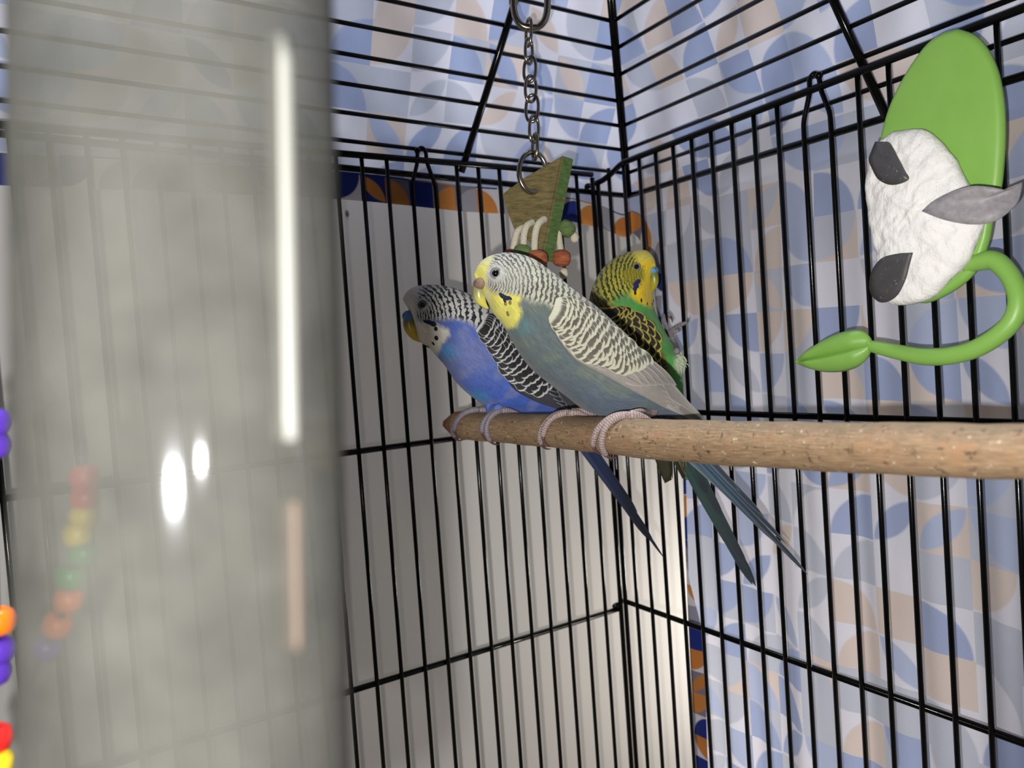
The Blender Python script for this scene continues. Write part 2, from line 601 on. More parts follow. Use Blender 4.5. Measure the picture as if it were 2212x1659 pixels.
# the edge band shows the printed face
path, inw, wid = [], [], []
for a in np.linspace(27, .25, 110):
    top = roofL(a, 0, CC)
    path.append(A(top[0], top[1], zhem(a)) - nDL * .0); inw.append(A(0, 0, 1)); wid.append(1.02)
for z in np.concatenate([np.linspace(8.35, 6.2, 16), np.linspace(5.9, -19.4, 60)]):
    y = yedge(z)
    x = drop_x(y, z)
    k = np.clip((8.35 - z) / 2.2, 0, 1)
    path.append(A(x, y, z)); d = A(0, math.sin(k * math.pi / 2), math.cos(k * math.pi / 2)); inw.append(d)
    wid.append(np.interp(z, [-19, -12, -9.5, -7.5, 4, 5.6, 7, 8.3], [.75, .75, .6, .12, .12, .55, .95, 1.02]))
path, inw, wid = np.array(path), np.array(inw), np.array(wid)
L = np.r_[0, np.cumsum(np.linalg.norm(np.diff(path, axis=0), axis=1))]
V, U = [], []
for i in range(len(path)):
    for s in (-.04, 0, .25, .5, .75, 1.0):
        q = path[i] + inw[i] * wid[i] * s
        toward = A(.05, .05, 0) * (1 if s >= 0 else .2)
        if i >= 110 and s > 0:
            q = A(drop_x(q[1], q[2]), q[1], q[2])
        V.append(q + toward); U.append((L[i], s * wid[i] + .04))
mk("hem", np.array(V), gridfaces(len(path), 6), HEMC, cover, uv=np.array(U))["label"] = "navy and orange printed hem"

# ------------------------------------------------------------------ perch
def wood_perch():
    t = NT("perch_wood")
    o = t.obj()
    uv = t.uv()
    long = t.vmul(uv, (9, 1.4, 1))
    g = t.noise(t.vmul(uv, (70, 2.0, 1)), 1.0, 5, .7)
    c = t.ramp(g, [(.25, lin(104, 84, 62)), (.5, lin(150, 122, 92)), (.75, lin(178, 152, 120))])
    c = t.mix(t.smooth(t.noise(o, 130, 3), .5, .75), c, lin(158, 122, 90))
    # dark bark flecks and droppings, worn in
    dkn = t.noise(t.vmul(uv, (14, 3.2, 1)), 1.0, 4, .7)
    dk = t.smooth(dkn, .56, .66)
    c = t.mix(t.math('MULTIPLY', dk, .75), c, lin(62, 46, 30))
    wh = t.smooth(t.noise(t.vmul(uv, (10, 2.6, 1)), 1.7, 3, .6), .64, .70)
    c = t.mix(t.math('MULTIPLY', wh, .8), c, lin(214, 206, 178))
    us = t.n('ShaderNodeSeparateXYZ'); t.set(us.inputs[0], uv)
    tu = t.math('ABSOLUTE', t.math('SUBTRACT', t.math('FRACT', t.math('ADD', us.outputs[0], .5)), .5))
    topm = t.math('SUBTRACT', 1, t.smooth(t.math('ADD', tu, t.math('MULTIPLY', t.math('SUBTRACT', dkn, .5), .5)), .08, .26))
    c = t.mix(t.math('MULTIPLY', topm, .45), c, lin(74, 66, 50))
    tipm = t.math('SUBTRACT', 1, t.smooth(us.outputs[1], .5, 1.0))
    c = t.mix(t.math('MULTIPLY', tipm, .65), c, lin(138, 92, 48))
    return t.done(t.bsdf(c, .7, t.bump(g, .6, .0008)))

perch_px = [(957, 914, .22), (963, 915, .28), (972, 916, .4), (986, 917, .62), (1008, 919, 1.1), (1100, 925, 3.6), (1230, 934, 7.0), (1365, 945, 10.0), (1500, 954, 12.3), (1755, 964, 16.1), (1960, 970, 18.4), (2212, 976, 20.4), (2400, 980, 21.6), (2620, 984, 22.6)]
PP = np.array([at(px, py, (0, y, 0), A(0, 1, 0)) for px, py, y in perch_px])
PP = np.vstack([PP, PP[-1] + (PP[-1] - PP[-2]) / (PP[-1] - PP[-2])[1] * 4.0, PP[-1] + (PP[-1] - PP[-2]) / (PP[-1] - PP[-2])[1] * 9.0])
PR = np.array([.10, .20, .34, .50, .545, .55, .555, .565, .575, .54, .52, .49, .48, .47, .47, .47])
PPd, PRd = crom(PP, 200), crom(PR[:, None], 200)[:, 0]
vv, ff, uu = tube(PPd, PRd, 40, ref=A(0, 0, 1))
un = 1 + .018 * np.sin(uu[:, 1] * 2.1 + uu[:, 0] * 9) + .012 * np.sin(uu[:, 1] * 5.3 - uu[:, 0] * 19)
cen = np.repeat(PPd, 40, 0)
vv = cen + (vv - cen) * un[:, None]
perch = mk("perch", vv, ff, wood_perch(), uv=uu, origin=PPd[0])
tag(perch, "weathered tan wooden branch perch with a whittled pointed end", "perch")

def perch_at(y):
    i = np.interp(y, PPd[:, 1], np.arange(len(PPd)))
    return np.array([np.interp(i, np.arange(len(PPd)), PPd[:, k]) for k in range(3)]), np.interp(i, np.arange(len(PPd)), PRd)

# ------------------------------------------------------------------ clear plastic tube close to the lens
def tube_material():
    t = NT("cloudy_plastic")
    o = t.obj()
    tr = t.n('ShaderNodeBsdfTransparent'); lw0 = t.n('ShaderNodeLayerWeight'); lw0.inputs[0].default_value = .5
    t.set(tr.inputs[0], t.mix(t.math('POWER', lw0.outputs[1], 1.6), A(.46, .456, .447), A(.11, .108, .104)))
    us = t.n('ShaderNodeSeparateXYZ'); t.set(us.inputs[0], o)
    dirt = t.noise(o, 160, 3, .6)
    df = t.n('ShaderNodeBsdfDiffuse'); t.set(df.inputs[0], t.mix(dirt, A(.40, .40, .35), A(.66, .65, .58)))
    tl = t.n('ShaderNodeBsdfTranslucent'); t.set(tl.inputs[0], A(.6, .59, .53))
    mh = t.n('ShaderNodeMixShader'); mh.inputs[0].default_value = .35
    t.t.links.new(df.outputs[0], mh.inputs[1]); t.t.links.new(tl.outputs[0], mh.inputs[2])
    m1 = t.n('ShaderNodeMixShader')
    lw = t.n('ShaderNodeLayerWeight'); lw.inputs[0].default_value = .35
    fac = t.math('ADD', t.math('MULTIPLY', t.math('POWER', lw.outputs[1], 3.0), .22), t.math('ADD', .135, t.math('MULTIPLY', dirt, .11)))
    t.set(m1.inputs[0], fac)
    t.t.links.new(tr.outputs[0], m1.inputs[1]); t.t.links.new(mh.outputs[0], m1.inputs[2])
    gl = t.n('ShaderNodeBsdfGlossy'); gl.inputs['Roughness'].default_value = .09
    t.set(gl.inputs[0], A(.9, .92, 1))
    m2 = t.n('ShaderNodeMixShader'); m2.inputs[0].default_value = .035
    t.t.links.new(m1.outputs[0], m2.inputs[1]); t.t.links.new(gl.outputs[0], m2.inputs[2])
    return t.done(m2.outputs[0])
T0, T1 = atd(387, -160, 5.72), atd(426, 1820, 5.62)
TA = (T1 - T0) / np.linalg.norm(T1 - T0)
feeder = thing("feeder_tube", T1, "wide cloudy clear plastic feeder tube with scuffed wall", "tube")
vv, ff, uu = tube(np.linspace(0, 1, 24)[:, None] * (T1 - T0) + T0, 1.115, 72, cap=False)
mk("tube_wall", vv, ff, tube_material(), feeder, uv=uu)
streak_m = plain("painted_streak", lin(168, 168, 162), .4, .10, 60)
streak_m2 = plain("painted_streak_dull", lin(132, 116, 104), .5, .08, 60)
# pale strips inside the wall, a bright reflection streak painted in
def on_tube(px, py, rr=1.07, back=False):
    d = ray(px, py)
    w = CAM - T0
    dp, wp = d - TA * (d @ TA), w - TA * (w @ TA)
    a, b, c = dp @ dp, 2 * dp @ wp, wp @ wp - rr * rr
    q = max(b * b - 4 * a * c, 0)
    return CAM + d * ((-b + (1 if back else -1) * math.sqrt(q)) / (2 * a))
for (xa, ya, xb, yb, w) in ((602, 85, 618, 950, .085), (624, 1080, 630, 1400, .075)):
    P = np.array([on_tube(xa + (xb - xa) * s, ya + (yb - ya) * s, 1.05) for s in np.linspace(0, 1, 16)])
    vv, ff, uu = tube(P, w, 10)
    mk("painted_reflection", vv, ff, streak_m if ya < 500 else streak_m2, feeder)

# ------------------------------------------------------------------ strings of plastic beads behind the tube
def bead_mesh(P, axis, r, hole=.3):
    axis = axis / np.linalg.norm(axis)
    k = 18
    prof = [(hole, -.62), (.55, -.8), (.85, -.62), (1.0, -.2), (1.0, .2), (.85, .62), (.55, .8), (hole, .62)]
    s = np.cross(axis, A(.3, .5, .8)); s /= np.linalg.norm(s); q = np.cross(axis, s)
    V = [P + r * (pr * (math.cos(2 * math.pi * j / k) * s + math.sin(2 * math.pi * j / k) * q) + pz * axis) for pr, pz in prof for j in range(k)]
    n = len(prof)
    F = [((i % n) * k + j, (i % n) * k + (j + 1) % k, ((i + 1) % n) * k + (j + 1) % k, ((i + 1) % n) * k + j) for i in range(n) for j in range(k)]
    return np.array(V), F
BEAD = {n: plain("bead_" + n, c, .3, .06, 80) for n, c in dict(
    red=lin(214, 40, 36), yellow=lin(232, 206, 40), green=lin(30, 150, 70), orange=lin(246, 120, 20), purple=lin(84, 50, 168), blue=lin(60, 120, 190)).items()}
CORD = plain("cotton_cord", lin(196, 188, 166), .9, .28, 1300, .9)
DARK = plain("dark_cord", lin(30, 28, 30), .8)
def bead_string(px, cols, depth, rpx, label):
    P = np.array([atd(x, y, depth) for x, y in px])
    o = thing("bead_string", P[-1], label, "bird toy")
    d = np.gradient(P, axis=0)
    r = rpx * depth / FPX
    c = crom(np.concatenate([[P[0] - d[0] * 2.0], P, [P[-1] + d[-1] * 1.5]]), 60)
    vv, ff, uu = tube(c, r * .22, 8)
    mk("cord", vv, ff, DARK, o)
    for p_, a_, col in zip(P, d, cols):
        v_, f_ = bead_mesh(p_, a_, r)
        b = mk("bead", v_, f_, BEAD[col], o)
        b["label"] = col + " plastic bead"
bead_string([(182, 1030), (184, 1075), (182, 1115), (168, 1155), (180, 1195), (152, 1245), (148, 1295), (124, 1350), (100, 1400)],
            ['red', 'red', 'yellow', 'yellow', 'green', 'green', 'orange', 'orange', 'purple'], 10.5, 31,
            "short string of red, yellow, green and orange plastic beads behind the tube")
bead_string([(-20, 912), (-20, 962), (-8, 1343), (-10, 1405), (-18, 1452), (-14, 1596), (-12, 1650)],
            ['purple', 'purple', 'orange', 'purple', 'purple', 'red', 'yellow'], 12.0, 36,
            "string of purple, orange and yellow plastic beads beside the tube")

# ------------------------------------------------------------------ hanging wooden toy
DT = 26.3
STEEL = plain("nickel_steel", lin(150, 140, 126), .22, .2, 300, Metallic=1.0)
UPX = DT / FPX
Tq = lambda x, y, dz=0.: atd(x, y, DT + dz)
toy = thing("hanging_wood_toy", Tq(1185, 600), "green-edged wooden block toy with cords and beads hanging on a steel chain", "bird toy")
def oval(cx, cy, hw, hh, yaw=0., n=36, tilt=0., p=2.6):
    a = np.linspace(0, 2 * np.pi, n, endpoint=False)
    x = np.sign(np.cos(a)) * np.abs(np.cos(a)) ** (2 / p) * hw
    y = np.sign(np.sin(a)) * np.abs(np.sin(a)) ** (2 / p) * hh
    c = Tq(cx, cy)
    side = RGT * math.cos(yaw) + FWD * math.sin(yaw)
    upd = UPV * math.cos(tilt) + side * math.sin(tilt)
    sd = side * math.cos(tilt) - UPV * math.sin(tilt)
    return c + (x[:, None] * sd + y[:, None] * upd) * UPX
vv, ff, uu = tube(oval(1146, 2, 37, 58, .1), 7.5 * UPX, 12, closed=True)
mk("quick_link", vv, ff, STEEL, toy)
vv, ff, uu = tube(np.array([Tq(1110, -14), Tq(1109, 8)]), 11 * UPX, 6)
mk("link_nut", vv, ff, STEEL, toy, smooth=False)
hk = Tq(1146, -52)
hz = RC[2] + TL * (hk - RC)[1] / EY[1]           # the slope of the roof straight above
hz = max(hz, hk[2] + 1.0)
aa = np.linspace(-.5 * math.pi, 1.0 * math.pi, 14)
lo = [hk + RGT * .22 * math.cos(q) + UPV * (.22 * math.sin(q) + .12) for q in aa[::-1]]
P = np.array(lo[::-1][:8] + [A(hk[0], hk[1], hk[2] + .6), A(hk[0], hk[1], hz - .3), A(hk[0], hk[1], hz - .05), A(hk[0] + .1, hk[1] - .1, hz + .12)])
vv, ff, uu = tube(crom(P, 50), 5.5 * UPX, 10)
mk("hook", vv, ff, STEEL, toy)
ly = [70, 111, 150, 192, 234, 279, 317]
lx = [1142, 1142.5, 1144.5, 1146.5, 1149.5, 1153.5, 1155.5]
hh = [29, 27, 27, 28, 29, 29, 28]
yw = [1.15, .95, .35, .5, .15, .75, 1.2]
for i in range(7):
    vv, ff, uu = tube(oval(lx[i], ly[i], 13.5, hh[i], yw[i] * (1 if i % 2 else -1), 28, .05, 2.3), 3.6 * UPX, 10, closed=True)
    mk("chain_link", vv, ff, STEEL, toy)
vv, ff, uu = tube(oval(1151, 372, 33, 44, .45, 44, .12, 2.0), 5.6 * UPX, 12, closed=True)
mk("ring", vv, ff, STEEL, toy)

def toy_wood(name, c0, c1, c2):
    t = NT(name)
    o = t.obj()
    g = t.noise(t.vmul(o, (260, 260, 1100)), 1, 4, .6)
    c = t.ramp(g, [(.3, c0), (.55, c1), (.8, c2)])
    return t.done(t.bsdf(c, .85, t.bump(g, .4, .0005)))
FACE = toy_wood("stained_wood_face", lin(74, 68, 38), lin(108, 94, 56), lin(132, 116, 74))
EDGE = toy_wood("green_dyed_edge", lin(66, 92, 44), lin(88, 116, 60), lin(112, 140, 82))
front = [Tq(1083, 419), Tq(1130, 384), Tq(1216, 334), Tq(1197, 430), Tq(1170, 566), Tq(1141, 520), Tq(1112, 503), Tq(1096, 462)]
back_v = RGT * .44 + FWD * .55 + UPV * .04
V = np.array(front + [q + back_v for q in front])
n = len(front)
F = [tuple(range(n))[::-1], tuple(range(n, 2 * n))] + [(i, (i + 1) % n, n + (i + 1) % n, n + i) for i in range(n)]
bm = bmesh.new()
bvs = [bm.verts.new((q - base_of(toy)) * S) for q in V]
bfs = [bm.faces.new([bvs[i] for i in f_]) for f_ in F]
for i, f_ in enumerate(bfs): f_.material_index = 0 if i < 2 else 1
bmesh.ops.recalc_face_normals(bm, faces=bm.faces)
bmesh.ops.bevel(bm, geom=list(bm.edges), offset=.05 * S, segments=2, affect='EDGES')
me = bpy.data.meshes.new("wood_block"); bm.to_mesh(me); bm.free()
me.materials.append(FACE); me.materials.append(EDGE)
blk = bpy.data.objects.new("wood_block", me); COL.objects.link(blk); blk.parent = toy
tag(blk, "tapered board with brown face and green dyed edges")
PLUG = plain("green_plug", lin(78, 150, 48), .6)
for (x, y, rx, ry) in ((1185.5, 395, 8, 12), (1103, 440, 6, 12), (1143, 427, 6, 8)):
    vv, ff, uu = sphere(Tq(x, y, .02), (rx * UPX, ry * UPX, .04), 16, 8, np.array([RGT, UPV, FWD]))
    mk("dye_plug", vv, ff, PLUG, blk)
WBEAD_G = toy_wood("green_wood_bead", lin(74, 92, 48), lin(92, 112, 62), lin(124, 142, 92))
WBEAD_R = toy_wood("rust_wood_bead", lin(122, 60, 34), lin(152, 82, 50), lin(176, 108, 74))
for pts in ([(1177, 473, -.05), (1163, 484, -.32), (1156, 508, -.36), (1154, 545, -.34)],
            [(1151, 480, -.05), (1138, 488, -.28), (1132, 508, -.3), (1131, 535, -.28)],
            [(1131, 491, -.05), (1118, 500, -.2), (1112, 520, -.22), (1108, 545, -.2)],
            [(1206, 500, .6), (1208, 520, .6), (1211, 540, .55)]):
    vv, ff, uu = tube(crom([Tq(*q) for q in pts], 16), 7.6 * UPX, 10)
    mk("cord", vv, ff, CORD, toy)
for (x, y, dz, r, m, lb) in ((1129, 547, -.3, 20, WBEAD_G, "green"), (1160, 561, -.38, 22, WBEAD_R, "rust brown"), (1104, 552, -.2, 15, WBEAD_R, "rust brown"),
                             (1224, 494, .62, 19, WBEAD_G, "green"), (1213, 558, .55, 20, WBEAD_R, "rust brown")):
    v_, f_ = bead_mesh(Tq(x, y, dz), UPV + RGT * (.8 if y == 494 else .1), r * UPX * 1.05, .2)
    mk("wood_bead", v_, f_, m, toy)["label"] = lb + " dyed wooden bead"
for (x, y, dz) in ((1218, 590, .5), (1241, 513, .66)):
    vv, ff, uu = sphere(Tq(x, y, dz), (10 * UPX, 10 * UPX, 12 * UPX), 12, 8, np.array([RGT, FWD, UPV]))
    vv = vv + rng.normal(0, .012, vv.shape)
    mk("cord_knot", vv, ff, CORD, toy)

# ------------------------------------------------------------------ green chew holder with mineral block on the right wall
TX = .42
Q = lambda x, y, o=0.: at(x, y, (TX + o, 0, 0), A(1, 0, 0))
holder = thing("mineral_block_holder", Q(2030, 800), "lime green leaf-shaped plastic holder with white mineral block and curling stem", "bird toy")
def leaf_green():
    t = NT("lime_plastic")
    o = t.obj()
    c = t.mix(t.noise(o, 120, 3), lin(126, 174, 76), lin(138, 184, 88))
    sp = t.smooth(t.noise(o, 1400, 2), .72, .78)
    c = t.mix(t.math('MULTIPLY', sp, .25), c, lin(160, 196, 120))
    return t.done(t.bsdf(c, .42, t.bump(t.noise(o, 2200, 2), .12, .0002)))
LIME = leaf_green()
def slab(px, o0, o1, nround=3, round_w=.14, n=160, dome=0., rows=6):
    """outline from the wall side (o0) to the front (o1), rounded rim, slightly domed front"""
    ring = np.array([Q(x, y) for x, y in px])
    ring = np.vstack([ring, ring[:1]])
    r = crom(np.vstack([ring[-2:-1], ring, ring[1:2]]), n + 1 + 2 * n // max(len(px), 1))
    m = n // len(px)
    d = np.r_[0, np.cumsum(np.linalg.norm(np.diff(ring, axis=0), axis=1))]
    r = crom(ring, n + 1)[:-1]
    c = r.mean(0)
    V, rad = [], []
    def lay(scale_off, off):
        dirs = c - r
        ln = np.linalg.norm(dirs, axis=1)[:, None]
        q = r + dirs / ln * scale_off
        q = q.copy(); q[:, 0] = TX + off
        return q
    loops = [lay(round_w * .6, o0)]
    for k in range(nround + 1):
        a = math.pi / 2 * k / nround
        loops.append(lay(round_w * (1 - math.cos(a)) * 1.0, o1 - round_w + round_w * math.sin(a)))
    last = loops[-1]
    for k in range(1, rows + 1):
        s = k / (rows + .35)
        q = last + (c - last) * s
        q[:, 0] = TX + o1 + dome * (1 - (1 - s) ** 2)
        loops.append(q)
    V = np.concatenate(loops)
    nl = len(loops)
    F = [(i * n + j, i * n + (j + 1) % n, (i + 1) * n + (j + 1) % n, (i + 1) * n + j) for i in range(nl - 1) for j in range(n)]
    F.append(tuple(range(n))[::-1]); F.append(tuple(range((nl - 1) * n, nl * n)))
    return V, F
plate_px = [(2076, 64), (2114, 78), (2142, 110), (2163, 157), (2175, 219), (2178, 284), (2175, 350), (2168, 410), (2152, 472), (2140, 530), (2112, 590), (2060, 632), (2000, 655), (1950, 632), (1918, 560), (1905, 505), (1896, 420), (1901, 350), (1910, 294), (1926, 237), (1949, 186), (1977, 139), (2010, 96), (2043, 73)]
V, F = slab(plate_px, 0, .30, 4, .2, 192)
mk("leaf_plate", V, F, LIME, holder)
block_px = [(1956, 287), (1990, 283), (2022, 284), (2050, 304), (2083, 341), (2109, 388), (2130, 430), (2148, 478), (2136, 515), (2114, 566), (2076, 604), (2038, 642), (1982, 658), (1942, 651), (1926, 600), (1919, 557), (1903, 487), (1897, 402), (1906, 350), (1923, 313)]
V, F = slab(block_px, .22, .85, 4, .34, 160, .22, 22)
c = V.mean(0)
nz = lambda P, s: np.sin(P[:, 1] * s + 1.3 * np.sin(P[:, 2] * s * .7)) * np.sin(P[:, 2] * s * 1.1 + .9 * np.sin(P[:, 1] * s * .6))
m_ = (V[:, 0] > TX + .4)
V[:, 0] += m_ * (.035 * nz(V, 4.2) + .03 * nz(V + 3, 9.5) + .016 * nz(V + 1, 19))
def chalk():
    t = NT("mineral_chalk")
    o = t.obj()
    n1 = t.noise(t.vmul(o, (1, 1, 1)), 420, 6, .7)
    n2 = t.noise(t.vmul(o, (1, 1.6, .7)), 200, 4, .6)
    h = t.math('ADD', n1, t.math('MULTIPLY', n2, 1.5))
    c = t.mix(t.smooth(t.noise(o, 1600, 2), .70, .76), t.mix(n2, lin(246, 241, 238), lin(252, 250, 248)), lin(170, 160, 152))
    return t.done(t.bsdf(c, .9, t.bump(h, .6, .0012)))
mk("mineral_block", V, F, chalk(), holder)["label"] = "rough white mineral block"
def grey_leaf():
    t = NT("grey_foil")
    o = t.obj()
    n1 = t.noise(o, 180, 4)
    c = t.mix(n1, lin(74, 72, 74), lin(104, 101, 102))
    c = t.mix(t.smooth(t.noise(o, 520, 5, .75), .60, .70), c, lin(176, 172, 172))
    return t.done(t.bsdf(c, .45, t.bump(n1, .1), Metallic=.35))
FOIL = grey_leaf()
FOIL2 = plain("grey_foil_scuffed", lin(150, 145, 149), .6, .38, 620, .15, Metallic=.1)
def ribbon_leaf(px, lift, m):
    """closed outline, lifted off the block, thin sheet with real thickness"""
    pts = np.array([Q(x, y, l + .28) for (x, y), l in zip(px, lift)])
    n = 48
    r = crom(np.vstack([pts, pts[:1]]), n + 1)[:-1]
    c = r.mean(0)
    loops = [r + (c - r) * s for s in (0, .35, .65)]
    for q, s in zip(loops, (0, .35, .65)): q[:, 0] += .03 * s
    fr_ = np.concatenate(loops + [c[None]])
    bk = fr_ - A(.05, 0, 0)
    V = np.concatenate([fr_, bk]); o = len(fr_)
    F = []
    for b, flip in ((0, False), (o, True)):
        for i in range(2):
            for j in range(n):
                f_ = (b + i * n + j, b + i * n + (j + 1) % n, b + (i + 1) * n + (j + 1) % n, b + (i + 1) * n + j)
                F.append(f_[::-1] if flip else f_)
        for j in range(n):
            f_ = (b + 2 * n + j, b + 2 * n + (j + 1) % n, b + 3 * n)
            F.append(f_[::-1] if flip else f_)
    for j in range(n):
        F.append((j, o + j, o + (j + 1) % n, (j + 1) % n))
    return mk("foil_leaf", V, F, m, holder)
z3 = lambda L_: [(1700 + x / 2.127, 40 + y / 2.127) for x, y in L_]
ribbon_leaf(z3([(405, 565), (440, 568), (470, 575), (510, 650), (535, 700), (552, 742), (480, 765), (420, 740), (390, 690), (375, 648), (388, 606)]), [.75, .8, .85, 1.0, 1.1, 1.15, 1.05, .85, .75, .7, .7], FOIL)
ribbon_leaf(z3([(571, 1079), (555, 1140), (535, 1210), (495, 1280), (430, 1305), (380, 1255), (385, 1170), (430, 1105), (500, 1083)]), [1.2, 1.15, 1.1, 1.0, .85, .75, .75, .85, 1.0], FOIL)
ribbon_leaf(z3([(618, 885), (670, 840), (760, 795), (850, 770), (940, 775), (1005, 788), (1045, 775), (1078, 752), (1072, 800), (1050, 855), (960, 928), (850, 947), (720, 925)]), [1.3, 1.25, 1.25, 1.2, 1.1, .95, .7, .55, .55, .7, 1.0, 1.15, 1.25], FOIL2)
stem_px = z3([(820, 1135), (880, 1118), (940, 1110), (985, 1135), (1035, 1200), (1062, 1290), (1040, 1380), (970, 1455), (860, 1520), (740, 1550), (620, 1552), (500, 1530), (400, 1508), (365, 1502)])
so = [.15, .16, .18, .22, .3, .42, .5, .55, .58, .58, .56, .55, .55, .55]
P = crom([Q(x, y, o) for (x, y), o in zip(stem_px, so)], 90)
R_ = np.interp(np.linspace(0, 1, 90), [0, .12, .2, .3, .5, .75, .9, 1], [.22, .26, .25, .235, .24, .25, .2, .13])
vv, ff, uu = tube(P, R_, 20)
st = mk("stem", vv, ff, LIME, holder)
leaf_px = z3([(38, 1578), (90, 1530), (170, 1475), (260, 1438), (335, 1430), (378, 1460), (390, 1500), (372, 1555), (330, 1598), (260, 1622), (170, 1624), (95, 1605)])
ring = np.array([Q(x, y, .6) for x, y in leaf_px])
n = 64
r = crom(np.vstack([ring, ring[:1]]), n + 1)[:-1]
cA, cB = Q(*z3([(60, 1575)])[0], .6), Q(*z3([(380, 1500)])[0], .6)
axd = (cB - cA)
t_ = np.clip(((r - cA) @ axd) / (axd @ axd), 0, 1)
spine = cA + t_[:, None] * axd
loops = []
for s, hgt in ((0, 0), (.12, .16), (.4, .30), (.75, .34), (.93, .24), (1.0, .18)):
    q = r + (spine - r) * s
    q[:, 0] += hgt * np.minimum(1, 3.5 * np.minimum(t_ + .12, 1.1 - t_))
    loops.append(q)
back = [q.copy() for q in loops[1:]]
for q in back: q[:, 0] = 2 * (TX + .6) - q[:, 0] * 1.0 - 0.0
V = np.concatenate(loops + back)
F = []
nl = len(loops)
for i in range(nl - 1):
    for j in range(n):
        F.append((i * n + j, i * n + (j + 1) % n, (i + 1) * n + (j + 1) % n, (i + 1) * n + j))
bi = [0] + list(range(nl, nl + len(back)))
for i in range(len(bi) - 1):
    for j in range(n):
        F.append((bi[i + 1] * n + j, bi[i + 1] * n + (j + 1) % n, bi[i] * n + (j + 1) % n, bi[i] * n + j))
mk("stem_leaf", V, F, LIME, holder)

# ------------------------------------------------------------------ budgerigars
def sstep(x, a, b):
    t = np.clip((x - a) / (b - a), 0, 1)
    return t * t * (3 - 2 * t)

def poly_mask(P, poly, soft):
    """soft inside-mask of a polygon for 2-D points"""
    poly = np.asarray(poly, float)
    d = np.full(len(P), 1e9); ins = np.zeros(len(P), bool)
    for a, b in zip(poly, np.roll(poly, -1, 0)):
        e = b - a
        t = np.clip(((P - a) @ e) / (e @ e + 1e-9), 0, 1)
        d = np.minimum(d, np.linalg.norm(P - (a + t[:, None] * e), axis=1))
        c = ((a[1] > P[:, 1]) != (b[1] > P[:, 1]))
        xs = (b[0] - a[0]) * (P[:, 1] - a[1]) / (b[1] - a[1] + 1e-12) + a[0]
        ins ^= c & (P[:, 0] < xs)
    return sstep(np.where(ins, d, -d), -soft, soft)

def blob(P, x, y, rx, ry=None, soft=.5):
    q = np.hypot((P[:, 0] - x) / rx, (P[:, 1] - y) / (ry or rx))
    return 1 - sstep(q, 1 - soft, 1 + soft)

def mixc(c, d, m):
    return c * (1 - m[:, None]) + np.asarray(d) * m[:, None]

def vnoise(P, f, seed=0):
    r = np.random.default_rng(seed)
    o = np.zeros(len(P))
    for k in range(5):
        d = r.normal(size=P.shape[1]); d /= np.linalg.norm(d)
        o += np.sin(P @ d * f * (1 + .35 * k) + r.uniform(0, 6))
    return o / 5

def plumage():
    t = NT("plumage")
    o = t.obj()
    b, d = t.attr("base").outputs['Color'], t.attr("dark").outputs['Color']
    bar, ph = t.attr("bar").outputs['Fac'], t.attr("phase").outputs['Fac']
    n1 = t.noise(o, 620, 2, .5)
    s = t.math('SINE', t.math('ADD', ph, t.math('MULTIPLY', t.math('SUBTRACT', n1, .5), 8.5)))
    st = t.smooth(s, -.15, .6)
    c = t.mix(t.math('MULTIPLY', st, bar), b, d)
    fn = t.noise(t.vmul(o, (1.0, 1.0, 1.0)), 1900, 3, .6)
    ms = t.noise(t.vmul(t.uv(), (3.2, 15, 1)), 1.0, 4, .65)
    ms2 = t.noise(t.vmul(t.uv(), (1.5, 5.5, 1)), 1.0, 3, .6)
    v = t.math('ADD', .08, t.math('ADD', t.math('ADD', t.math('MULTIPLY', fn, .40), t.math('MULTIPLY', ms, .9)), t.math('MULTIPLY', ms2, .55)))
    g = t.n('ShaderNodeCombineColor')
    for i in range(3): t.set(g.inputs[i], v)
    c = t.mix(1.0, c, g.outputs[0], 'MULTIPLY')
    return t.done(t.bsdf(c, .85, t.bump(t.math('ADD', fn, ms), .35, .0005), Sheen_Weight=.15))
PLUM = plumage()

def blade(name, kind):
    """unit feather along +X, width 1 along Y, gently cambered"""
    nx, ny = (12, 6) if kind == 'covert' else (18, 6)
    V, U = [], []
    for i in range(nx + 1):
        s = i / nx
        if kind == 'covert':
            w = min(1, .55 + 1.2 * s) * math.sqrt(max(1 - max(0, (s - .52) / .48) ** 2.4, 0))
        elif kind == 'flight':
            w = (.45 + .55 * min(1, s / .3)) * (1 - max(0, (s - .72) / .28) ** 2.2)
        else:
            w = (.55 + .45 * min(1, s / .35)) * (1 - .45 * s) * (1 - max(0, (s - .86) / .14) ** 2)
        for j in range(ny + 1):
            t = 2 * j / ny - 1
            V.append((s, .5 * w * t, -.10 * t * t * w + .03 * math.sin(s * 3.14)))
            U.append((s, j / ny))
    me = bpy.data.meshes.new(name)
    F = gridfaces(nx + 1, ny + 1)
    me.from_pydata([tuple(c * S for c in v_) for v_ in V], [], F); me.update(); me.shade_smooth()
    lay = me.uv_layers.new(name="UVMap")
    vi = np.empty(len(me.loops), int); me.loops.foreach_get("vertex_index", vi)
    lay.data.foreach_set("uv", np.asarray(U, np.float32)[vi].ravel())
    return me

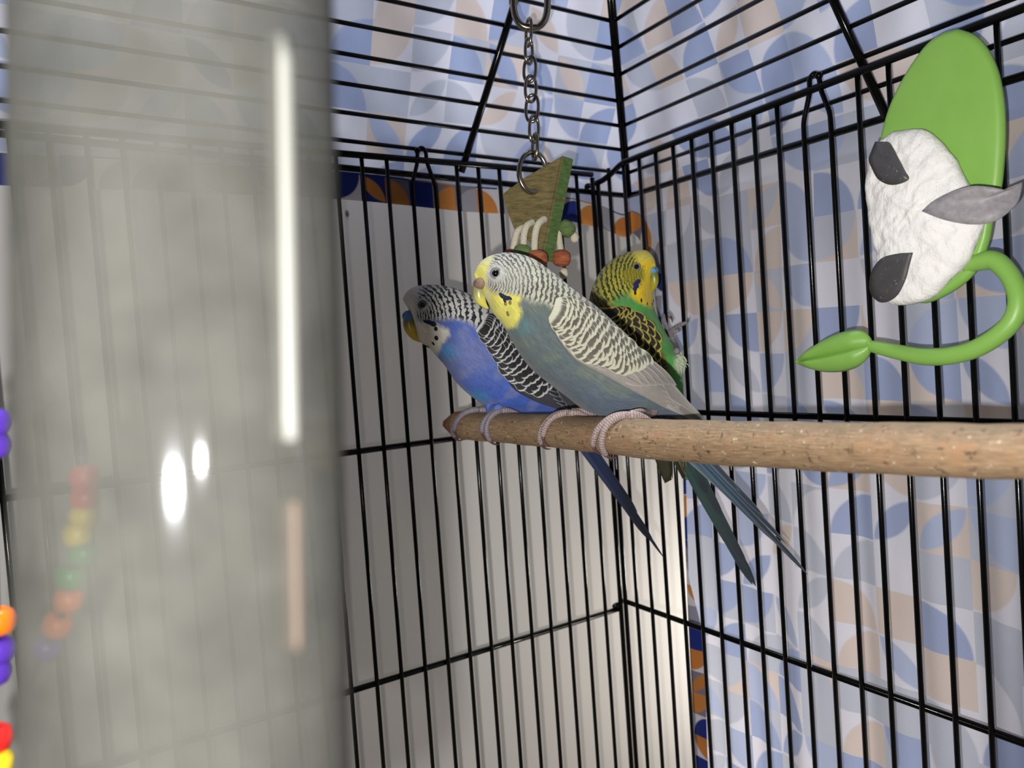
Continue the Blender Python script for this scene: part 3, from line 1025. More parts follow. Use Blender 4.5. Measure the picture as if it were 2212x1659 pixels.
def feather_mat(name, kind, edge, core, core2=None, shaft=None, side=(.80, .98), tip=(.76, .86), root=(.30, .55)):
    t = NT(name)
    us = t.n('ShaderNodeSeparateXYZ'); t.set(us.inputs[0], t.uv())
    s = us.outputs[0]
    a = t.math('ABSOLUTE', t.math('SUBTRACT', t.math('MULTIPLY', us.outputs[1], 2), 1))
    nz = t.noise(t.obj(), 1500, 3, .6)
    j = t.math('MULTIPLY', t.math('SUBTRACT', nz, .5), .25)
    info = t.n('ShaderNodeObjectInfo').outputs['Random']
    if kind == 'covert':
        sj = t.math('ADD', s, t.math('MULTIPLY', j, .5))
        m = t.math('MULTIPLY', t.math('SUBTRACT', 1, t.smooth(t.math('ADD', a, j), side[0], side[1])),
                   t.math('SUBTRACT', 1, t.smooth(t.math('ADD', sj, t.math('MULTIPLY', t.math('MULTIPLY', a, a), .10)), tip[0], tip[1])))
        m = t.math('MULTIPLY', m, t.smooth(sj, root[0], root[1]))
    else:
        m = t.math('SUBTRACT', 1, t.smooth(t.math('ADD', a, t.math('MULTIPLY', j, .4)), .72, .90))
        m = t.math('MULTIPLY', m, t.math('SUBTRACT', 1, t.math('MULTIPLY', t.smooth(s, .93, .99), .5)))
    cc_ = t.mix(info, np.asarray(core) * .82, np.minimum(np.asarray(core) * 1.18, 1))
    if core2 is not None:
        cc_ = t.mix(t.smooth(s, .35, .85), core2, cc_)
    c = t.mix(m, edge, cc_)
    if shaft is not None:
        c = t.mix(t.math('SUBTRACT', 1, t.smooth(a, .04, .10)), c, shaft)
    barb = t.noise(t.vmul(t.uv(), (60, 7, 1)), 1.0, 2)
    c = t.mix(t.math('MULTIPLY', barb, .35), c, t.mix(1.0, c, A(.62, .62, .62), 'MULTIPLY'))
    return t.done(t.bsdf(c, .7, t.bump(barb, .15, .0002), Sheen_Weight=.1))

SKIN = None
def skin_mat(name, c0, c1):
    t = NT(name)
    us = t.n('ShaderNodeSeparateXYZ'); t.set(us.inputs[0], t.uv())
    w = t.math('SINE', t.math('MULTIPLY', us.outputs[1], 84.0))
    w2 = t.noise(t.obj(), 1500, 2)
    f = t.smooth(t.math('ADD', w, t.math('MULTIPLY', t.math('SUBTRACT', w2, .5), 6.0)), -.9, .9)
    return t.done(t.bsdf(t.mix(f, c0, c1), .6, t.bump(f, .3, .0003)))
EYE_M = plain("eye_black", lin(6, 6, 7), .08)
IRIS_M = plain("eye_iris", lin(40, 38, 38), .2)
CLAW_M = plain("claw_horn", lin(92, 66, 62), .35)

class Bird:
    def __init__(self, name, label, head_dir, P0, secs, paint, M=230, N=120, nd=.9):
        self.h = A(math.cos(math.radians(head_dir)), math.sin(math.radians(head_dir)), 0)
        n = np.cross(self.h, A(0, 0, 1))
        if np.dot(CAM - P0, n) < 0: n = -n
        self.n, self.P0 = n, np.asarray(P0, float)
        T = np.array([self.pl(*s[0]) for s in secs]); B = np.array([self.pl(*s[1]) for s in secs])
        Wd = np.array([s[2] for s in secs])
        # denser rows over the head
        m = len(secs)
        u = np.linspace(0, 1, M); u = (u ** 1.25) * (m - 1)
        def samp(P):
            P = np.asarray(P, float)
            if P.ndim == 1: P = P[:, None]
            i = np.clip(u.astype(int), 0, m - 2); f = (u - i)[:, None]
            p0 = P[np.clip(i - 1, 0, m - 1)]; p1 = P[i]; p2 = P[i + 1]; p3 = P[np.clip(i + 2, 0, m - 1)]
            return .5 * (2 * p1 + (p2 - p0) * f + (2 * p0 - 5 * p1 + 4 * p2 - p3) * f ** 2 + (3 * p1 - p0 - 3 * p2 + p3) * f ** 3)
        Td, Bd, Wdd = samp(T), samp(B), samp(Wd)[:, 0]
        c = (Td + Bd) / 2
        e = (Td - Bd) / 2
        a = np.linalg.norm(e, axis=1)
        # round the face: shrink the first rows towards their centre, pushed forward
        th = np.linspace(0, 2 * np.pi, N, endpoint=False)
        V = c[:, None] + np.cos(th)[None, :, None] * e[:, None] + (np.sin(th)[None, :] * (a * Wdd)[:, None])[..., None] * n
        fwd = (c[0] - c[3]); fwd /= np.linalg.norm(fwd)
        cap = []
        for k, (sc, of) in enumerate(((.30, .62), (.62, .48), (.86, .24))):
            cap.append(c[0] + fwd * of * a[0] * .5 + (V[0] - c[0]) * sc)
        V = np.concatenate([np.array(cap), V])
        self.rows = V.shape[0]
        self.V = V.reshape(-1, 3)
        Vn = self.V
        lat = (Vn - self.P0) @ n
        near = Vn + n * (np.abs(lat) - lat)[:, None]
        self.px = proj(near)
        self.lat = lat
        # soft down: tiny unevenness
        self.V = self.V + (vnoise(Vn, 9, 3) * .012 + vnoise(Vn, 23, 4) * .006)[:, None] * n * np.sign(lat)[:, None]
        F = [(i * N + j, i * N + (j + 1) % N, (i + 1) * N + (j + 1) % N, (i + 1) * N + j) for i in range(self.rows - 1) for j in range(N)]
        F.append(tuple(range(N))[::-1]); F.append(tuple(range((self.rows - 1) * N, self.rows * N)))
        # vertex normals from the grid
        G = V
        du = np.gradient(G, axis=0); dv = (np.roll(G, -1, 1) - np.roll(G, 1, 1))
        nn = np.cross(dv, du); nn /= np.linalg.norm(nn, axis=2)[..., None] + 1e-9
        out = np.sign(((G - G.mean(1, keepdims=True)) * nn).sum(2, keepdims=True)); nn *= np.where(out == 0, 1, out)
        self.nrm = nn.reshape(-1, 3)
        self.near_i = np.where(lat > -1e-6)[0]
        self.root = thing(name, self.base(), label, "budgie")
        q = self.px
        warp = np.stack([vnoise(q, .30, 11) * 3.0 + vnoise(q, .75, 12) * 2.2, vnoise(q, .30, 13) * 3.0 + vnoise(q, .75, 14) * 2.2], -1)
        base, dark, bar, _ = paint(q + warp, self)
        ph = paint(q + warp * .3, self)[3]
        ii, jj = np.meshgrid(np.arange(self.rows), np.arange(N), indexing='ij')
        along = np.r_[0, np.cumsum(np.linalg.norm(np.diff(V.mean(1), axis=0), axis=1))]
        uvb = np.stack([np.repeat(along, N), (np.abs(th / np.pi - 1)[None, :] * np.r_[[a[0]] * 3, a][:, None] * 3).ravel()], -1)
        self.body = mk("body", self.V, F, PLUM, self.root, uv=uvb, attrs=dict(base=base, dark=dark, bar=bar, phase=ph))
    def base(self):
        i = np.argmin(self.V[:, 2])
        return self.V[i]
    def pl(self, x, y, off=0.):
        return at(x, y, self.P0 + self.n * off, self.n)
    def surf(self, x, y, k=5):
        p = self.px[self.near_i]
        d = np.hypot(p[:, 0] - x, p[:, 1] - y)
        i = np.argsort(d)[:k]
        w = 1 / (d[i] + 1.5)
        w = (w / w.sum())[:, None]
        I = self.near_i[i]
        nm = (self.nrm[I] * w).sum(0); nm /= np.linalg.norm(nm)
        return (self.V[I] * w).sum(0), nm, (np.abs(self.lat[I])[:, None] * w).sum(), d[i[0]]
    def mirror(self, P):
        l = (np.asarray(P) - self.P0) @ self.n
        return np.asarray(P) - 2 * np.multiply.outer(l, self.n)
    def both(self, name, V, F, m, parent=None, uv=None, label=None):
        out = []
        for k in range(2):
            VV = V if k == 0 else self.mirror(V)
            FF = F if k == 0 else [f_[::-1] for f_ in F]
            o = mk(name, VV, FF, m, parent or self.root, uv=uv)
            if label: o["label"] = label
            out.append(o)
        return out
    # ---- parts
    def eye(self, x, y, r, ring_m):
        P, nm, l, _ = self.surf(x, y, 8)
        nm = nm * .5 + self.n * .5; nm /= np.linalg.norm(nm)
        s = np.cross(nm, A(0, 0, 1)); s /= np.linalg.norm(s); u2 = np.cross(s, nm)
        ax = np.array([s, u2, nm])
        V, F, U = sphere(P - nm * r * .35, (r, r, r), 24, 14, ax)
        es = self.both("eye", V, F, EYE_M)
        a = np.linspace(0, 2 * np.pi, 32, endpoint=False)
        for rr, w, m, nm_, nme, lift in ((1.30, .27, ring_m, nm, "eye_ring", -.05), (1.03, .10, RINGL, nm, "iris", .34)):
            c = P + nm * r * lift
            ringp = c + (np.cos(a)[:, None] * s + np.sin(a)[:, None] * u2) * r * rr
            V, F, U = tube(ringp, r * w, 10, closed=True)
            # flatten on to the head
            dd = (V - c) @ nm
            V = V - nm * (dd * .45)[:, None]
            for o, k in zip(es, range(2)):
                VV = V if k == 0 else self.mirror(V)
                FF = F if k == 0 else [f_[::-1] for f_ in F]
                mk(nme, VV, FF, m, o)
    def spot(self, x, y, rx, ry, m, rot=0.):
        P, nm, l, _ = self.surf(x, y, 8)
        nm = nm * .7 + self.n * .3; nm /= np.linalg.norm(nm)
        u2 = A(0, 0, 1) - nm * nm[2]; u2 /= np.linalg.norm(u2); s = np.cross(u2, nm)
        c, q = math.cos(rot), math.sin(rot)
        s, u2 = c * s + q * u2, -q * s + c * u2
        k = np.dot(P - CAM, FWD) / FPX
        V, F, U = sphere(P, (rx * k, ry * k, .03), 14, 6, np.array([s, u2, nm]))
        self.both("throat_spot", V, F, m)
    def beak(self, pts, m, flat=.82, cere=None, cere_m=None, cw=1.35):
        P = np.array([self.pl(x, y) for x, y, r in pts])
        k = np.dot(P[0] - CAM, FWD) / FPX
        R = np.array([r * k for _, _, r in pts])
        Pc, Rc = crom(P, 28), np.maximum(crom(R[:, None], 28)[:, 0], .006)
        V, F, U = tube(Pc, Rc, 22, ref=self.n, flat=flat)
        bk = mk("beak", V, F, m, self.root, uv=U)
        # lower mandible tucked behind
        lo = np.array([self.pl(x, y) for x, y, r in pts])
        back = P[0] - P[-1]; back = np.cross(self.n, back); back /= np.linalg.norm(back)
        if np.dot(back, self.h) > 0: back = -back
        if cere:
            (cx, cy, cr), = cere
            C = self.pl(cx, cy)
            for sg in (1, -1):
                ax = np.array([self.h, self.n, A(0, 0, 1)])
            V, F, U = sphere(C, (cr * k * 1.0, cr * k * cw, cr * k * .95), 24, 14, np.array([self.h, self.n, A(0, 0, 1)]))
            # dimple along the middle, so the cere reads as two swellings
            l = (V - self.P0) @ self.n
            V = V - self.h * (.05 * np.exp(-(l / .05) ** 2))[:, None]
            co = mk("cere", V, F, cere_m, self.root)
            for sg in (1, -1):
                nP = C + self.h * cr * k * .70 + self.n * sg * cr * k * cw * .62 + A(0, 0, cr * k * .18)
                V, F, U = sphere(nP, (.03,) * 3, 10, 6)
                mk("nostril", V, F, IRIS_M, co)
        return bk
    def wing(self, low, up, mats, rows, lanes, trange, srange, flen, fwid, flights, body_m, lift=.06, far=None):
        far = np.zeros(3) if far is None else far
        lowc, upc = crom(np.array(low, float), 80), crom(np.array(up, float), 80)
        def Wp(s, t):
            i = s * 79
            a = np.array([np.interp(i, np.arange(80), lowc[:, k]) for k in range(2)])
            b = np.array([np.interp(i, np.arange(80), upc[:, k]) for k in range(2)])
            q = a + (b - a) * t
            _, _, l, d = self.surf(q[0], q[1], 24)
            l = l * math.exp(-max(d - 6, 0) / 40) if d > 6 else l
            return q, l
        ns, nt = 26, 9
        g = np.zeros((ns, nt, 3)); lat = np.zeros((ns, nt)); qq = np.zeros((ns, nt, 2))
        for i in range(ns):
            for j in range(nt):
                q, l = Wp(i / (ns - 1), j / (nt - 1)); qq[i, j] = q; lat[i, j] = l
        for _ in range(3):       # relax the lateral offset
            p = np.pad(lat, 1, mode='edge')
            lat = (p[1:-1, 1:-1] * 2 + p[:-2, 1:-1] + p[2:, 1:-1] + p[1:-1, :-2] + p[1:-1, 2:]) / 6
        for i in range(ns):
            for j in range(nt):
                edge = min(1, 4 * min(j / (nt - 1), 1 - j / (nt - 1)) + .25) * min(1, i / 3 + .2)
                g[i, j] = self.pl(qq[i, j][0], qq[i, j][1], lat[i, j] + .03 + .07 * edge)
        def Wpt(s, t):
            x, y = np.clip(s, 0, 1) * (ns - 1), np.clip(t, 0, 1) * (nt - 1)
            i, j = min(int(x), ns - 2), min(int(y), nt - 2)
            fx, fy = x - i, y - j
            P = (g[i, j] * (1 - fx) * (1 - fy) + g[i + 1, j] * fx * (1 - fy) + g[i, j + 1] * (1 - fx) * fy + g[i + 1, j + 1] * fx * fy)
            ds = g[i + 1, j] - g[i, j]; dt = g[i, j + 1] - g[i, j]
            nm = np.cross(ds, dt); L = np.linalg.norm(nm)
            nm = nm / L if L > 1e-9 else self.n
            if nm @ self.n < 0: nm = -nm
            nm = nm * .6 + self.n * .4
            return P, nm / np.linalg.norm(nm)
        V = g.reshape(-1, 3)
        Vb = V - self.n * .10
        F = gridfaces(ns, nt)
        o = len(V)
        F2 = F + [tuple(x + o for x in f_)[::-1] for f_ in F]
        rim = [i * nt for i in range(ns)] + [(ns - 1) * nt + j for j in range(1, nt)] + [i * nt + nt - 1 for i in range(ns - 2, -1, -1)] + [j for j in range(nt - 2, 0, -1)]
        F2 += [(rim[k], rim[(k + 1) % len(rim)], rim[(k + 1) % len(rim)] + o, rim[k] + o) for k in range(len(rim))]
        VV = np.concatenate([V, Vb])
        uvw = np.concatenate([np.array([(i / (ns - 1), j / (nt - 1)) for i in range(ns) for j in range(nt)])] * 2)
        wings = self.both("wing", VV, F2, body_m, uv=uvw)
        wings[1].location = wings[1].location + Vector(far * S)
        cov, flt = mats
        def put(name, me, R, Tp, nm, wd, k, cw, zs=.55):
            if k == 1:
                R, Tp = self.mirror(R), self.mirror(Tp); nm = nm - 2 * (nm @ self.n) * self.n
            d = Tp - R; L = np.linalg.norm(d); d = d / L
            nm = nm - d * (nm @ d); nm /= np.linalg.norm(nm)
            sd = np.cross(nm, d)
            inst(name, me, wings[k], [[d[i] * L, sd[i] * wd, nm[i] * wd * zs, R[i]] for i in range(3)])
        rr = np.random.default_rng(len(low) + rows)
        # long flight feathers first, then the shingled coverts on top
        for (s0, t0, s1, t1, wd, lf) in flights:
            R, n0 = Wpt(s0, t0); Tp, n1 = Wpt(s1, t1)
            for k in range(2):
                put("flight_feather", flt, R + n0 * (lf + .03), Tp + n1 * (lf + .06), n0, wd, k, 0, .16)
        s0, s1 = srange
        for i in range(rows - 1, -1, -1):
            f = i / (rows - 1)
            s = s0 + (s1 - s0) * f
            for j in range(lanes + (i % 2)):
                t = trange[0] + (trange[1] - trange[0]) * (j + (0 if i % 2 else .5)) / lanes
                # rows near the wing end cover less of its depth
                if f > .62 and t < trange[0] + (f - .62) * .6: continue
                ln = flen * (.8 + .45 * f) * rr.uniform(.9, 1.1)
                R, n0 = Wpt(s, t + rr.normal(0, .012))
                R2, _ = Wpt(min(s + .05, 1), t - .006)
                d = R2 - R; d /= np.linalg.norm(d)
                Tp = R + d * ln
                hgt = .04 + lift * (1 - f) * .6
                for k in range(2):
                    put("covert_feather", cov, R + n0 * hgt, Tp + n0 * (hgt + lift), n0, fwid * (.85 + .3 * f), k, 0)
        return wings
    def tail(self, items, me):
        for (r, t, wd, off) in items:
            R, Tp = self.pl(*r, off * .4), self.pl(*t, off)
            d = Tp - R; L = np.linalg.norm(d); d /= L
            nm = self.n * (1 if off >= 0 else -1) * .92 + np.cross(self.n, d) * (.40 if np.cross(self.n, d)[2] > 0 else -.40)
            nm = nm - d * (nm @ d); nm /= np.linalg.norm(nm)
            sd = np.cross(nm, d)
            inst("tail_feather", me, self.root, [[d[i] * L, sd[i] * wd, nm[i] * wd * .4, R[i]] for i in range(3)])
    def foot(self, y0, ankle_px, m, toes, off=.25, tr=.112, start=(-.1, 0, .3)):
        """toes close round the perch at height y0 along it"""
        c, R = perch_at(y0)
        top = c + A(0, 0, R + tr * .8)
        ank = self.pl(*ankle_px, off)
        kn = (ank + top) / 2 + A(-.06, 0, .05)
        parts = [tube(crom([ank + A(*start), ank, kn, top + A(-.05, 0, .02)], 16), np.linspace(tr * 1.25, tr * 1.05, 16), 12)]
        claws = []
        for dy, end, side in toes:
            ang = np.radians(np.linspace(96, end, 22)) if side > 0 else np.radians(np.linspace(84, 180 - end, 22))
            yy = y0 + dy * np.linspace(0, 1, 22) ** .55
            P = []
            for a_, y_ in zip(ang, yy):
                cc2, R2 = perch_at(y_)
                rr = R2 + tr * .75
                P.append(cc2 + A(math.cos(a_), 0, math.sin(a_)) * rr)
            P = np.array(P)
            rad = tr * (1 + .10 * np.sin(np.linspace(0, 3.2 * math.pi, 22))) * np.linspace(1, .82, 22)
            parts.append(tube(P, rad, 12))
            e_ = math.radians(end if side > 0 else 180 - end)
            st = -1 if side > 0 else 1
            C2 = []
            for q in np.linspace(0, 1, 8):
                a_ = e_ + st * q * math.radians(40)
                cc2, R2 = perch_at(yy[-1])
                C2.append(cc2 + A(math.cos(a_), 0, math.sin(a_)) * (R2 + tr * (.85 + .25 * math.sin(q * 3.1) - .5 * q)))
            claws.append(tube(np.array(C2), np.linspace(tr * .55, .012, 8), 8))
        V, F, U = merge(parts)
        f_ = mk("foot", V, F, m, self.root, uv=U)
        for V, F, U in claws:
            mk("claw", V, F, CLAW_M, f_, uv=U)

RINGL = plain("eye_ring_light", lin(112, 110, 108), .5)
RING_G = plain("eye_skin_grey", lin(126, 124, 126), .7)
ME = {}
def bmesh_feather(name, kind, mat):
    me = blade(name, kind); me.materials.append(mat); return me

# ---------------- grey bird (front)
def paint_grey(P, b):
    n = len(P)
    body = np.tile(lin(94, 105, 107), (n, 1))
    body = mixc(body, lin(88, 101, 118), sstep(P[:, 1], 780, 890))
    body = mixc(body, lin(114, 122, 108), sstep(vnoise(P, .045, 2), .05, .5) * .5)
    body = mixc(body, lin(84, 98, 104), sstep(vnoise(P, .06, 5), .1, .6) * .6)
    body = mixc(body, lin(92, 128, 134), blob(P, 1128, 706, 24, 18, .8) * .6)
    pale = lin(184, 183, 172)
    head = poly_mask(P, [(1010, 520), (1010, 620), (1050, 640), (1076, 634), (1124, 640), (1150, 652), (1182, 655), (1196, 668), (1215, 672), (1262, 690), (1330, 745), (1420, 830), (1520, 930), (1560, 900), (1480, 800), (1300, 620), (1180, 530)], 9)
    base = mixc(body, pale, head)
    base = mixc(base, lin(186, 186, 158), head * sstep(P[:, 0], 1110, 1180) * .7)
    base = mixc(base, lin(136, 133, 126), head * sstep(P[:, 0], 1225, 1290))
    yel = lin(222, 214, 104)
    fore = poly_mask(P, [(1000, 660), (1000, 560), (1040, 530), (1074, 535), (1064, 560), (1052, 588), (1050, 612), (1046, 640), (1030, 655)], 7)
    base = mixc(base, lin(212, 208, 160), fore)
    base = mixc(base, yel, fore * sstep(-np.abs(P[:, 1] - 590), -34, -6))
    mask = poly_mask(P, [(1020, 632), (1048, 616), (1062, 630), (1080, 636), (1106, 634), (1128, 640), (1120, 658), (1128, 676), (1114, 706), (1094, 712), (1060, 676), (1036, 656)], 6)
    base = mixc(base, yel, mask)
    base = mixc(base, lin(216, 214, 196), blob(P, 1050, 645, 9, 16) * .6)
    ey = blob(P, 1071, 590, 21, 18, .35)
    base = mixc(base, lin(190, 189, 188), ey * .7)
    d = np.hypot(P[:, 0] - 1046, (P[:, 1] - 612) * 1.05)
    ph = 2 * np.pi * d / np.interp(d, [0, 60, 130, 250], [4.4, 5.4, 7.0, 9.0])
    bar = head * (1 - fore) * (1 - mask) * (1 - ey)
    bar *= np.interp(P[:, 0], [1046, 1066, 1280, 1340, 1420], [.2, .95, .95, .75, .5])
    cheek = blob(P, 1105, 600, 40, 26, .6)
    bar *= 1 - .35 * cheek
    dark = np.tile(lin(70, 68, 66), (n, 1))
    return base, dark, np.clip(bar, 0, 1), ph

secs = [((1026, 589), (1040, 626), .62), ((1037, 567), (1056, 655), .72), ((1060, 552), (1066, 676), .82), ((1100, 546), (1086, 700), .86), ((1145, 557), (1104, 731), .86), ((1188, 586), (1126, 768), .86),
        ((1236, 625), (1150, 798), .88), ((1283, 660), (1186, 828), .90), ((1327, 700), (1226, 858), .92), ((1366, 738), (1264, 886), .92), ((1402, 776), (1312, 902), .90), ((1434, 812), (1368, 902), .88), ((1458, 846), (1416, 898), .85), ((1484, 884), (1458, 902), .8), ((1504, 912), (1490, 914), .8)]
grey = Bird("budgerigar", "grey budgie with pale yellow face and grey scalloped wings, perched", -22, A(7.75, 7.6, 0), secs, paint_grey)
grey.eye(1071, 590, .118, RING_G)
DK_SPOT = plain("spot_navy", lin(26, 30, 66), .8)
BR_SPOT = plain("spot_brown", lin(128, 116, 76), .8)
for (x, y, rx, ry, rot) in ((1087, 640, 8, 5.5, -.5), (1094, 643, 8, 5, -.7), (1101, 644, 7, 4, -.6), (1091, 649, 3.5, 6, .3), (1082, 636, 5, 3.5, -.4)):
    grey.spot(x, y, rx, ry, DK_SPOT, rot)
for (x, y, rx, ry) in ((1092, 656, 3.6, 5), (1102, 654, 4, 5), (1097, 677, 4.2, 6.5)):
    grey.spot(x, y, rx, ry, BR_SPOT)
def horn(name, c0, c1):
    t = NT(name)
    us = t.n('ShaderNodeSeparateXYZ'); t.set(us.inputs[0], t.uv())
    return t.done(t.bsdf(t.mix(t.smooth(us.outputs[1], .15, .5), c0, c1), .32))
grey.beak([(1038, 618, 13), (1035, 630, 14), (1037, 644, 12.5), (1044, 656, 8), (1055, 667, 1.2)], horn("beak_olive", lin(150, 150, 96), lin(206, 198, 92)),
          cere=[(1037, 613, 15)], cere_m=plain("cere_brown", lin(150, 122, 106), .75, .45, 900, .8), cw=2.0)
ME['gc'] = bmesh_feather("covert_feather", 'covert', feather_mat("covert_grey", 'covert', lin(198, 196, 172), lin(96, 91, 82), side=(.86, 1.0), tip=(.79, .88), root=(.32, .58)))
ME['gf'] = bmesh_feather("flight_feather", 'flight', feather_mat("flight_grey", 'flight', lin(178, 171, 165), lin(142, 136, 131), None, lin(112, 107, 104)))
ME['gt'] = bmesh_feather("tail_feather", 'tail', feather_mat("tail_grey", 'flight', lin(112, 118, 122), lin(52, 60, 74), lin(62, 92, 116), lin(26, 28, 32)))
wl = [(1187, 692), (1199, 718), (1214, 745), (1240, 775), (1264, 790), (1300, 808), (1345, 833), (1400, 862), (1450, 888), (1524, 910)]
wu = [(1200, 648), (1236, 651), (1272, 668), (1315, 700), (1358, 735), (1400, 772), (1436, 806), (1466, 842), (1494, 874), (1526, 906)]
fl = []
for i in range(9):       # primaries, stacked along the lower edge
    f = i / 8
    fl.append((.36 + .06 * f, .14 + .50 * f, 1.0 - .30 * f, .05 + .80 * f, .30, .003 * (8 - i)))
for i in range(6):       # secondaries and tertials
    f = i / 5
    fl.append((.30 + .05 * f, .22 + .6 * f, .70 + .05 * f, .30 + .66 * f, .40, .05 + .006 * i))
for i in range(4):       # pale leading edge below the coverts
    f = i / 3
    fl.append((.05 + .09 * f, .08 + .02 * f, .42 + .12 * f, .07 + .08 * f, .30, .02 + .01 * i))
grey.wing(wl, wu, (ME['gc'], ME['gf']), 14, 9, (.18, .93), (.0, .50), .54, .40, fl, plain("wing_grey", lin(150, 145, 138), .8, .15, 500))
grey.tail([((1412, 892), (1747, 1243), 0.26, 0.0), ((1412, 890), (1738, 1230), 0.26, .06), ((1418, 884), (1700, 1176), 0.30, .10), ((1400, 894), (1690, 1184), 0.30, -.10), ((1424, 880), (1652, 1118), 0.33, .15), ((1396, 896), (1632, 1124), 0.33, -.14), ((1428, 878), (1600, 1064), 0.34, .19), ((1392, 898), (1580, 1074), 0.34, -.18)], ME['gt'])
PINK = skin_mat("foot_pink", lin(132, 112, 110), lin(172, 152, 148))
grey.foot(7.15, (1292, 892), PINK, [(-1.0, -34, 1), (-.72, -8, 1), (.3, 10, -1), (-.2, 20, -1)], -.55)
grey.foot(10.0, (1398, 893), PINK, [(-1.05, -22, 1), (-.72, -52, 1), (.3, 10, -1), (-.2, 20, -1)], .62, start=(-.45, -.15, .02))

# ---------------- blue bird (behind, to the left)
def paint_blue(P, b):
    n = len(P)
    body = np.tile(lin(80, 102, 178), (n, 1))
    body = mixc(body, lin(112, 122, 170), blob(P, 1015, 765, 55, 38, .7) * .75)
    body = mixc(body, lin(52, 88, 178), sstep(P[:, 1], 800, 880) * .8)
    body = mixc(body, lin(122, 128, 164), sstep(vnoise(P, .06, 8), .1, .5) * .5)
    body = mixc(body, lin(84, 150, 206), blob(P, 962, 760, 22, 16, .8) * .8)
    body = mixc(body, lin(40, 134, 190), blob(P, 1030, 858, 22, 14, .8) * .8)
    head = poly_mask(P, [(850, 600), (850, 690), (890, 700), (905, 690), (930, 694), (945, 690), (985, 688), (1018, 698), (1036, 712), (1060, 720), (1110, 760), (1180, 830), (1280, 920), (1320, 900), (1200, 760), (1080, 650), (980, 590)], 8)
    pale = lin(206, 204, 200)
    base = mixc(body, pale, head)
    fore = poly_mask(P, [(840, 700), (840, 620), (890, 600), (918, 606), (905, 630), (900, 655), (898, 690), (880, 700)], 7)
    base = mixc(base, lin(226, 220, 210), fore)
    mask = poly_mask(P, [(868, 690), (892, 684), (905, 694), (925, 697), (945, 700), (968, 712), (972, 724), (955, 744), (945, 768), (925, 765), (890, 730)], 6)
    base = mixc(base, lin(228, 222, 210), mask)
    ey = blob(P, 913, 659, 14, 13, .4)
    d = np.hypot(P[:, 0] - 884, (P[:, 1] - 684) * 1.0)
    ph = 2 * np.pi * d / np.interp(d, [0, 50, 130, 250], [4.4, 5.2, 7.4, 10.5])
    bar = head * (1 - fore) * (1 - mask) * (1 - ey)
    dark = np.tile(lin(26, 26, 30), (n, 1))
    return base, dark, np.clip(bar, 0, 1), ph
secs = [((870, 646), (887, 672), .75), ((877, 632), (897, 706), .80), ((895, 620), (906, 736), .84), ((926, 615), (926, 750), .86), ((962, 618), (944, 770), .86), ((1000, 630), (963, 792), .88),
        ((1045, 655), (983, 822), .88), ((1092, 692), (1006, 846), .9), ((1140, 735), (1036, 869), .9), ((1184, 778), (1072, 891), .9), ((1224, 820), (1122, 897), .9), ((1254, 856), (1180, 896), .88), ((1276, 888), (1224, 900), .85), ((1292, 916), (1256, 916), .8), ((1302, 936), (1284, 938), .8)]
blue = Bird("budgerigar", "violet-blue budgie with white face and black-barred head, on the perch", -20, A(7.95, 2.1, 0), secs, paint_blue)
blue.eye(913, 659, .115, plain("eye_skin_dark", lin(96, 94, 92), .7))
for (x, y, rx, ry, rot) in ((928, 696, 9, 5, -.3), (936, 699, 8, 6, -.3), (920, 694, 6, 3.5, -.3), (942, 710, 4.2, 5.2, 0), (943, 730, 5, 6, -.4), (936, 742, 3, 5, .5), (925, 748, 2, 4.5, .6)):
    blue.spot(x, y, rx, ry, plain("spot_black_violet", lin(18, 18, 58) if y < 702 else lin(16, 16, 20), .8), rot)
blue.beak([(885, 686, 13), (884, 700, 13.5), (888, 714, 12), (896, 728, 7.5), (909, 739, 1.2)], horn("beak_yellow", lin(120, 118, 70), lin(198, 172, 60)),
          cere=[(881, 683, 13)], cere_m=plain("cere_blue", lin(84, 124, 176), .55, .2, 500, .2))
ME['bc'] = bmesh_feather("covert_feather", 'covert', feather_mat("covert_black", 'covert', lin(202, 200, 200), lin(20, 20, 24), side=(.88, 1.0), tip=(.86, .93), root=(.1, .3)))
ME['bf'] = bmesh_feather("flight_feather", 'flight', feather_mat("flight_black", 'flight', lin(150, 150, 158), lin(26, 28, 40)))
ME['bt'] = bmesh_feather("tail_feather", 'tail', feather_mat("tail_navy", 'flight', lin(30, 38, 60), lin(13, 18, 36), lin(34, 50, 92), lin(20, 22, 32)))
wl = [(1030, 712), (1052, 738), (1070, 765), (1088, 800), (1108, 838), (1150, 864), (1200, 882), (1262, 896)]
wu = [(1048, 684), (1080, 690), (1118, 712), (1152, 744), (1186, 782), (1214, 816), (1242, 852), (1274, 896)]
fl = [(.34 + .1 * i / 7, .08 + .4 * i / 7, 1.0 - .26 * i / 7, .05 + .65 * i / 7, .36, .004 * i) for i in range(8)]
fl += [(.32, .25 + .6 * i / 4, .72, .3 + .6 * i / 4, .40, .05 + .006 * i) for i in range(5)]
blue.wing(wl, wu, (ME['bc'], ME['bf']), 13, 8, (.04, 1.0), (.0, .60), .58, .42, fl, plain("wing_black", lin(60, 60, 66), .8, .15, 500))
blue.tail([((1222, 900), (1437, 1209), 0.24, 0.0), ((1222, 898), (1426, 1194), 0.24, .05), ((1226, 896), (1410, 1164), 0.30, .10), ((1216, 902), (1400, 1166), 0.30, -.10), ((1230, 894), (1378, 1108), 0.34, .15), ((1212, 904), (1352, 1098), 0.34, -.15)], ME['bt'])
GREYF = skin_mat("foot_grey", lin(112, 104, 112), lin(146, 136, 144))
blue.foot(2.0, (1052, 880), GREYF, [(-1.0, -36, 1), (-.8, -10, 1), (.3, 20, -1)], -.3)
blue.foot(3.3, (1088, 888), GREYF, [(-.2, -42, 1), (-.45, -10, 1), (.3, 20, -1)], .3)
